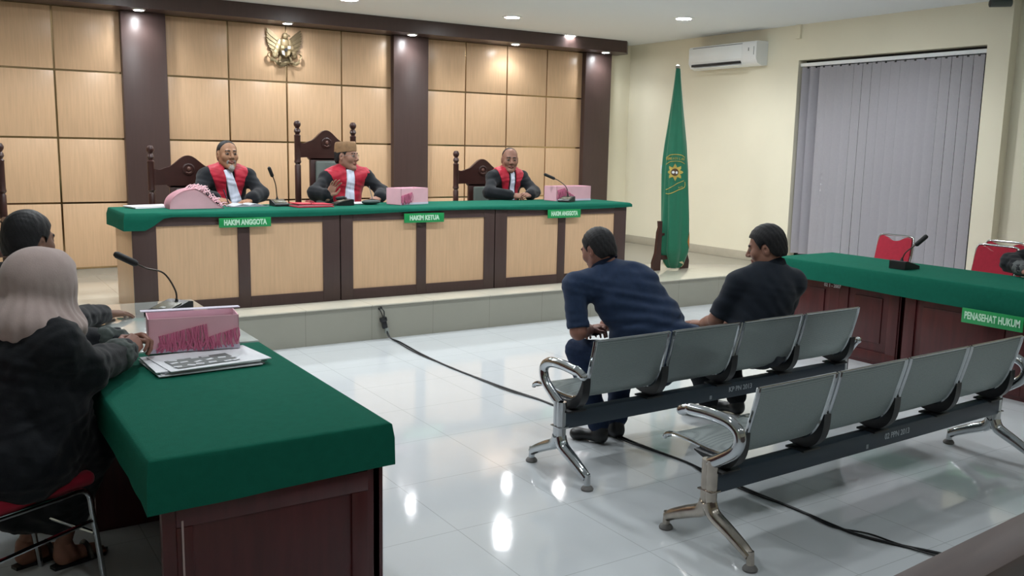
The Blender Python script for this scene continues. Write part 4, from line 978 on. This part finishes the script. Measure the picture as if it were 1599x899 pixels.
# middle judge: brown cap, raised hand
J = dict(pel=(3.53, 8.70, .93), neck=(3.545, 8.585, 1.44), shL=(3.745, 8.56, 1.375), shR=(3.335, 8.56, 1.365), elL=(3.86, 8.42, 1.22), elR=(3.14, 8.40, 1.215), wrL=(3.755, 8.25, 1.172), wrR=(3.215, 8.22, 1.205), **sit((3.53, 8.70, .93), -.02, .40, 0))
judge('person in black and red robe with brown cap and raised hand at the middle', (3.53, 8.68, PZ), J, ((3.535, 8.545, 1.56), (.62, -.80, -.06), (0, .02, 1)), ('9a7260', '835448', 'rosy'),
      hair_mesh(SHORT, thick=.006, seed=2), red=(.042, .205), jab=(.039, .056), capm=True, glasses=True, collar='white',
      hands=[hand('R', (3.215, 8.215, 1.20), (.42, -.12, .85), (.15, .95, .2), curl=(12, 22, 14), spread=7, thumb=(.6, .3)), hand('L', (3.755, 8.25, 1.168), (-.9, -.35, -.12), (.2, -.35, .9), curl=(38, 45, 30), thumb=(-.5, 1.))])
tag(MB().tube([(3.655, 8.185, ZT+.02), (3.62, 8.20, ZT+.16)], .004, 8).build('pen', mat('silver_pen', 'aab0b4', .25, metal=.8)), 'silver pen in the hand of the judge with the brown cap', 'pen')
sheets('open_papers', 3.47, 8.10, ZT, .24, .20, 3, .1, 'white papers lying between the microphone and pouch of the middle judge', 'papers', seed=8)
# right judge: bald, hands folded
J = dict(pel=(5.44, 8.70, .93), neck=(5.44, 8.58, 1.425), shL=(5.635, 8.565, 1.36), shR=(5.235, 8.545, 1.36), elL=(5.665, 8.36, 1.205), elR=(5.09, 8.38, 1.20), wrL=(5.50, 8.205, 1.178), wrR=(5.275, 8.205, 1.175), **sit((5.44, 8.70, .93), -.02, .40, 0))
judge('bald person in black and red robe with folded hands, right of the three judges', (5.44, 8.68, PZ), J, ((5.445, 8.53, 1.545), (-.36, -.93, -.14), (0, -.06, 1)), ('8a6353', '74473e', 'brown'),
      hair_mesh(BALD, thick=.003, seed=3), red=(.048, .125), jab=(.026, .034), face_w=1.02,
      hands=[hand('R', (5.275, 8.205, 1.172), (.93, -.30, .02), (-.1, -.62, .75), curl=(42, 48, 25), thumb=(0, .8)), hand('L', (5.50, 8.200, 1.178), (-.94, -.25, .05), (.1, -.55, .8), curl=(36, 42, 25), thumb=(0, .7))])

# ------------------------------------------------------------------ two men on the front bench
NAVY = mat('navy_shirt', '24344f', .8, spec=.2, var=.1, vscale=40, bump=.12, bscale=260, sheen=.1)
DARKSHIRT = mat('black_polo', '1b222c', .8, spec=.2, var=.1, vscale=30, bump=.1, bscale=260, sheen=.1)
JEANS = mat('dark_jeans', '1d2b45', .8, spec=.2, var=.15, vscale=40, bump=.1, bscale=300)
TROUS = mat('black_trousers', '15181d', .8, spec=.2)
SHOE = mat('black_shoe', '17191c', .4)
def sitter(label, base, J, head, skin, hair, shirt, trousers, hands, sleeve=.95, w=1., belly=.02, toes=None, wrk=.006, collar=True):
    t = thing('person', label, 'person', base); B = Body(J, None, w=w, belly=belly); sk = skin_set(*skin)
    hm = mat_of(*head); nk = hm.inverted() @ (B.J['neck']-B.up*.03)
    hp = head_prims(tuple(nk)); v, F = sdf_mesh(hp, .0032, amp=0.); tg = tag_faces(v, F, hp)
    arms = sdf_mesh(B.arm('L')+B.arm('R')+[cap(B.J['el'+k].lerp(B.J['wr'+k], .6), B.J['wr'+k], .038, .030, k=.02) for k in 'LR'], .006)
    tr = sdf_mesh(B.torso(-.012)+B.leg('L', -.012)+B.leg('R', -.012), .014)
    make('body', [(*xf(v, F, hm), tg), (*arms, None), (*tr, None)]+list(hands), sk, t, base)
    sp = B.torso(.012)+[cap(B.J['sh'+k]-B.up*.01, B.J['sh'+k].lerp(B.J['el'+k], sleeve), .062, .066, k=.06) for k in 'LR']
    sp += [ell(B.J['pel']-B.up*.03, (.19*w, .15, .12), B.R, .06)]
    nb = B.J['neck']+B.up*.05
    def cutf(X):
        q0 = X-np.array(nb); c = q0@np.array(B.up); c = np.where(np.sqrt(np.maximum((q0*q0).sum(-1)-c*c, 0)) < .105, c, -1.)
        for k in 'LR':      # square sleeve ends
            a = B.J['el'+k]-B.J['sh'+k]; L = a.length; a = np.array(a/L); q = X-np.array(B.J['sh'+k]); s = q@a; rad = np.sqrt(np.maximum((q*q).sum(-1)-s*s, 0))
            c = np.where((rad < .11) & (s > L*.6), np.maximum(c, s-L*sleeve), c)
        return c
    def dsp(X):
        u, f, z = B.local(X); fold = np.sin(70*(z+.35*u)+6*np.sin(7*u))*np.clip(.25-(z+.05), 0, .3)/.3
        return wrk*.5*wr_noise(X, 1, base[0])+wrk*.7*fold
    v, F = sdf_mesh(sp, .008, dsp, cutf); make('shirt', [(v, F, None)], [shirt], t, base)
    if collar:
        r, f, u = B.right, B.fwd, B.up; n0 = B.J['neck']; hd = (V(head[0])-n0).normalized()
        P = []
        for a in np.linspace(R_(110), R_(430), 30):
            rad = .068; c0 = V(n0)+r*(rad*math.cos(a))+f*(rad*.95*math.sin(a)+.012)
            drop = .03*max(0, math.sin(a))
            P.append([c0+u*(.075-drop)-V(base), c0+(c0-V(n0)).normalized()*.014+u*(.055-drop)-V(base), c0+(c0-V(n0)).normalized()*.024+u*(.028-drop)-V(base)])
        MB().grid(P).solid(.004).build('collar', shirt, t)
    lp = B.leg('L', .012, .93, .022)+B.leg('R', .012, .93, .022)+[ell(B.J['pel']-B.up*.04, (.18*w, .145, .12), B.R, .06)]
    v, F = sdf_mesh(lp, .009, lambda X: .003*wr_noise(X, 1.2, 2)); make('trousers', [(v, F, None)], [trousers], t, base)
    v, F = hair; make('hair', [(*xf(v, F, hm), None)], [HAIR], t, base)
    for k in 'LR': shoe(B.J['an'+k], toes[k], SHOE, t, base)
    return t, B
J = dict(pel=(3.53, 3.80, .545), neck=(3.325, 4.12, 1.005), shL=(3.115, 4.17, .915), shR=(3.46, 4.01, .945), elL=(3.10, 4.09, .655), elR=(3.62, 4.14, .66), wrL=(3.265, 4.215, .625), wrR=(3.46, 4.29, .625),
         hipL=(3.40, 3.83, .50), hipR=(3.62, 3.80, .50), knL=(3.215, 4.24, .50), knR=(3.56, 4.24, .50), anL=(3.21, 4.0, .09), anR=(3.36, 4.03, .09))
sitter('person in navy blue shirt leaning forward on the front bench', (3.44, 3.85, 0), J, ((3.295, 4.18, 1.105), (-.16, .92, -.38), (-.10, .34, 1), 1.02), ('94685a', '7b4d43', 'ruddy'), hair_mesh(SHORT, top=.008, seed=4),
       NAVY, JEANS, [hand('L', (3.265, 4.215, .625), (.85, .25, .02), (-.1, .2, 1), curl=(30, 35, 20), thumb=(.2, .5)), hand('R', (3.46, 4.29, .62), (-.85, .1, 0), (0, .2, 1), curl=(30, 35, 20))], sleeve=.93, w=1.22, belly=.065, toes=dict(L=(3.10, 4.20, 0), R=(3.28, 4.25, 0)), wrk=.007)
ph = thing('phone', 'black phone held by the leaning man in the navy shirt', 'phone', (3.335, 4.225, .60), .4)
MB().box((-.075, -.037, -.004), (.075, .037, .004), .003).build('phone_body', BLACK, ph); MB().box((-.068, -.033, .0038), (.068, .033, .0048)).build('screen', mat('phone_glass', '202733', .08), ph)
J = dict(pel=(4.25, 3.80, .53), neck=(4.365, 3.81, .985), shL=(4.165, 3.90, .90), shR=(4.515, 3.75, .905), elL=(4.105, 4.00, .655), elR=(4.60, 3.90, .66), wrL=(4.20, 4.19, .585), wrR=(4.42, 4.15, .585),
         hipL=(4.15, 3.82, .50), hipR=(4.36, 3.79, .50), knL=(4.11, 4.22, .485), knR=(4.40, 4.20, .485), anL=(4.13, 4.04, .09), anR=(4.36, 4.02, .09))
sitter('person in black polo shirt sitting upright on the front bench', (4.28, 3.80, 0), J, ((4.35, 3.85, 1.105), (-.55, .83, 0), (-.13, .19, 1)), ('8d6656', '774c42', 'tan2'), hair_mesh(SHORT, top=.014, thick=.011, seed=6),
       DARKSHIRT, TROUS, [hand('L', (4.20, 4.19, .585), (-.35, .9, -.02), (-.1, 0, 1), curl=(12, 18, 10), spread=6), hand('R', (4.42, 4.15, .585), (-.3, .9, 0), (0, 0, 1), curl=(15, 20, 10))], sleeve=.90, w=1.06, belly=.02, toes=dict(L=(4.05, 4.25, 0), R=(4.28, 4.24, 0)), wrk=.004)

# ------------------------------------------------------------------ left foreground: woman in a headscarf, man behind her
def robed(label, base, J, head, skin, hands, robe, belly=.02, sl=.070, hem=.14, hair=None, cuff=None, arms='LR', lap=True, w=1.):
    t = thing('person', label, 'person', base); B = Body(J, None, belly=belly, w=w); sk = skin_set(*skin)
    hm = mat_of(*head); nk = hm.inverted() @ (B.J['neck']-B.up*.03); hp = head_prims(tuple(nk)); v, F = sdf_mesh(hp, .0032, amp=0.); tg = tag_faces(v, F, hp)
    tr = sdf_mesh(B.torso(-.012)+B.arm('L', -.006)+B.arm('R', -.006)+B.leg('L', -.012)+B.leg('R', -.012), .012)
    feet = []
    for k in 'LR':
        a = B.J['an'+k]; g = V((a.x, a.y, 0)); d = B.fwd.copy(); d.z = 0; d.normalize()
        q = [cap(a, g+V((0, 0, .05)), .036, .034, k=.02), cap(g+V((0, 0, .045)), g+d*.12+V((0, 0, .030)), .034, .026, k=.03)]
        for i in range(5): q.append(cap(g+d*.12+B.right*(.018*(i-2))+V((0, 0, .026)), g+d*(.165-.006*abs(i-1.5))+B.right*(.020*(i-2))+V((0, 0, .022)), .010, .008, k=.006))
        feet.append((*sdf_mesh(q, .005), None))
    make('body', [(*xf(v, F, hm), tg), (*tr, None)]+list(hands)+feet, sk, t, base)
    rp = B.torso(.024)+[cap(B.J['sh'+k]-B.up*.01, B.J['el'+k], .064, sl+.006, k=.06) for k in 'LR']+[cap(B.J['el'+k], B.J['el'+k].lerp(B.J['wr'+k], .88), sl+.006, sl-.012, k=.04) for k in 'LR']
    rp += [ell(B.J['pel']-B.up*.03, (.22, .2, .15), B.R, .08)]+[cap(B.J['hip'+k], B.J['kn'+k], .125, .105, k=.10) for k in 'LR']+[cap(B.J['kn'+k], V((B.J['an'+k].x, B.J['an'+k].y, hem+.11)), .105, .11, k=.08) for k in 'LR']
    nb = B.J['neck']+B.up*.05
    cutf = lambda X: np.maximum((X-np.array(nb))@np.array(B.up), hem-X[..., 2])
    v, F = sdf_mesh(rp, .009, lambda X: .005*wr_noise(X, 1, base[1])+.003*wr_noise(X, 2.1, 3), cutf); make('robe', [(v, F, None)], [robe], t, base)
    if hair is not None: make('hair', [(*xf(hair[0], hair[1], hm), None)], [HAIR], t, base)
    if cuff:
        for k in arms:
            a, b = B.J['el'+k], B.J['wr'+k]; q = [cap(a.lerp(b, .70), a.lerp(b, .90), sl-.000, sl-.012, k=.02)]
            v, F = sdf_mesh(q, .005, lambda X: .003*wr_noise(X, 3, 5)); make('cuff', [(v, F, None)], [cuff], t, base)
    return t, B, hm
CUFF = mat('grey_green_cuff', '39423f', .8, var=.3, vscale=40)
J = dict(pel=(.17, 3.58, .60), neck=(.285, 3.64, 1.055), shL=(.22, 3.81, .985), shR=(.36, 3.47, .985), elL=(.44, 4.00, .87), elR=(.45, 3.55, .865), wrL=(.650, 3.99, .860), wrR=(.640, 3.84, .853),
         hipL=(.14, 3.68, .56), hipR=(.22, 3.49, .56), knL=(.40, 3.90, .53), knR=(.44, 3.70, .53), anL=(.24, 3.92, .09), anR=(.37, 3.84, .09))
wt, WB, whm = robed('person in black robe and pale pinkish headscarf at the green foreground desk', (.2, 3.62, 0), J, ((.335, 3.665, 1.17), (.88, .46, -.10), (.06, .03, 1)), ('8a6152', '75483f', 'warm'),
    [hand('R', (.640, 3.84, .855), (.55, .75, .28), (.55, -.55, .62), curl=(52, 52, 25), thumb=(0, .5)), hand('L', (.650, 3.99, .862), (.82, -.38, .20), (.25, .50, .82), curl=(52, 48, 25), thumb=(0, .6))], BLACKROBE, belly=.07, sl=.070, cuff=CUFF, w=1.1)
HIJ = mat('pale_mauve_scarf', 'ac9b96', .85, spec=.15, var=.05, vscale=25, bump=.1, bscale=200, sheen=.2)
P = [ell((0, -.018, .030), (.096, .118, .098), k=.02), ell((0, .030, -.035), (.082, .070, .105), k=.05), cap((0, .055, .075), (0, .085, .055), .030, .026, k=.04), cap((0, -.025, -.04), (0, -.03, -.14), .088, .098, k=.06), ell((0, -.025, -.140), (.172, .145, .060), k=.07), ell((0, -.095, -.125), (.145, .090, .075), k=.06), ell((0, .05, -.16), (.09, .06, .05), k=.05)]
P += [dict(ell((0, .115, -.025), (.056, .055, .088), k=.012), op='s')]
def hij(X):
    a = np.arctan2(X[..., 0], X[..., 1]+.02); lo_ = np.clip(-(X[..., 2]-.04), 0, .2)/.2
    return lo_*(.004*np.sin(11*a+28*X[..., 2])+.003*np.sin(23*a-20*X[..., 2]))
v, F = sdf_mesh(P, .005, hij, lambda X: -(X[..., 2]+.176+.006*np.sin(7*np.arctan2(X[..., 0], X[..., 1])))); make('headscarf', [(*xf(v, F, whm), None)], [HIJ], wt, (.2, 3.62, 0))
v, F = sdf_mesh(WB.torso(.032), .006, None, lambda X: (lambda u, f, z: np.maximum.reduce([np.abs(u)-.035, .02-f, -.02-z, z-.2]))(*WB.local(X))); make('white_jabot', [(v, F, None)], [JABOT], wt, (.2, 3.62, 0))
for k in 'LR':        # dark slip-on sandals: sole and one strap
    a = WB.J['an'+k]; d = WB.fwd.copy(); d.z = 0; d.normalize(); g = V((a.x, a.y, 0))-V((.2, 3.62, 0)); r = WB.right
    b = MB(); b.prism([(q.x, q.y) for q in (g-d*.05-r*.02, g-d*.05+r*.02, g+d*.06+r*.036, g+d*.15+r*.04, g+d*.185, g+d*.15-r*.04, g+d*.06-r*.036)], .001, .014)
    b.tube([g+d*.09-r*.042+V((0, 0, .01)), g+d*.085-r*.03+V((0, 0, .05)), g+d*.085+V((0, 0, .068)), g+d*.085+r*.03+V((0, 0, .05)), g+d*.09+r*.042+V((0, 0, .01))], .014, 8, smooth=4, flat=.35)
    b.build('sandal', SHOE, wt)
J = dict(pel=(.14, 4.62, .60), neck=(.335, 4.70, 1.07), shL=(.24, 4.88, 1.0), shR=(.42, 4.53, 1.0), elL=(.36, 5.06, .84), elR=(.54, 4.66, .845), wrL=(.55, 5.14, .825), wrR=(.735, 4.955, .818),
         hipL=(.10, 4.72, .56), hipR=(.19, 4.53, .56), knL=(.34, 4.94, .53), knR=(.42, 4.74, .53), anL=(.25, 4.92, .09), anR=(.34, 4.76, .09))
robed('person with short black hair in a dark robe behind the woman in the headscarf', (.17, 4.66, 0), J, ((.39, 4.725, 1.215), (.82, .56, -.04), (.05, .03, 1)), ('7d5c4c', '6b453b', 'dusky'),
    [hand('R', (.735, 4.955, .812), (.82, .55, -.10), (.05, 0, 1), curl=(10, 14, 8), spread=5, thumb=(.3, .2)), hand('L', (.55, 5.14, .815), (.9, -.2, 0), (0, 0, 1), curl=(15, 20, 10))], BLACKROBE, hair=hair_mesh(SHORT, top=.012, thick=.012, seed=9), sl=.062)
# right edge: only the forearm of a seated person reaches into the picture
J = dict(pel=(7.60, 3.26, .60), neck=(7.50, 3.27, 1.10), shL=(7.47, 3.07, 1.03), shR=(7.43, 3.56, 1.03), elL=(7.22, 3.05, .88), elR=(7.13, 3.84, .872), wrL=(6.95, 3.12, .84), wrR=(6.98, 3.64, .842),
         hipL=(7.58, 3.16, .56), hipR=(7.58, 3.37, .56), knL=(7.20, 3.14, .53), knR=(7.20, 3.38, .53), anL=(7.22, 3.14, .09), anR=(7.22, 3.38, .09))
robed('person in a dark sleeve at the right edge, forearm resting on the defence desk', (7.55, 3.27, 0), J, ((7.44, 3.27, 1.24), (-1, .05, -.05), (0, 0, 1)), ('8a6152', '75483f', 'warm'),
    [hand('R', (6.98, 3.64, .836), (-.55, -.8, -.05), (-.1, 0, 1), curl=(25, 30, 15)), hand('L', (6.95, 3.12, .832), (-.8, .5, 0), (0, 0, 1), curl=(20, 25, 15))], BLACKROBE, hair=hair_mesh(SHORT, seed=11), cuff=mat('grey_cuff', '55595a', .8), sl=.062)
red_chair(7.72, 3.27, R_(-90), 'red chair of the person in the dark sleeve, right edge')
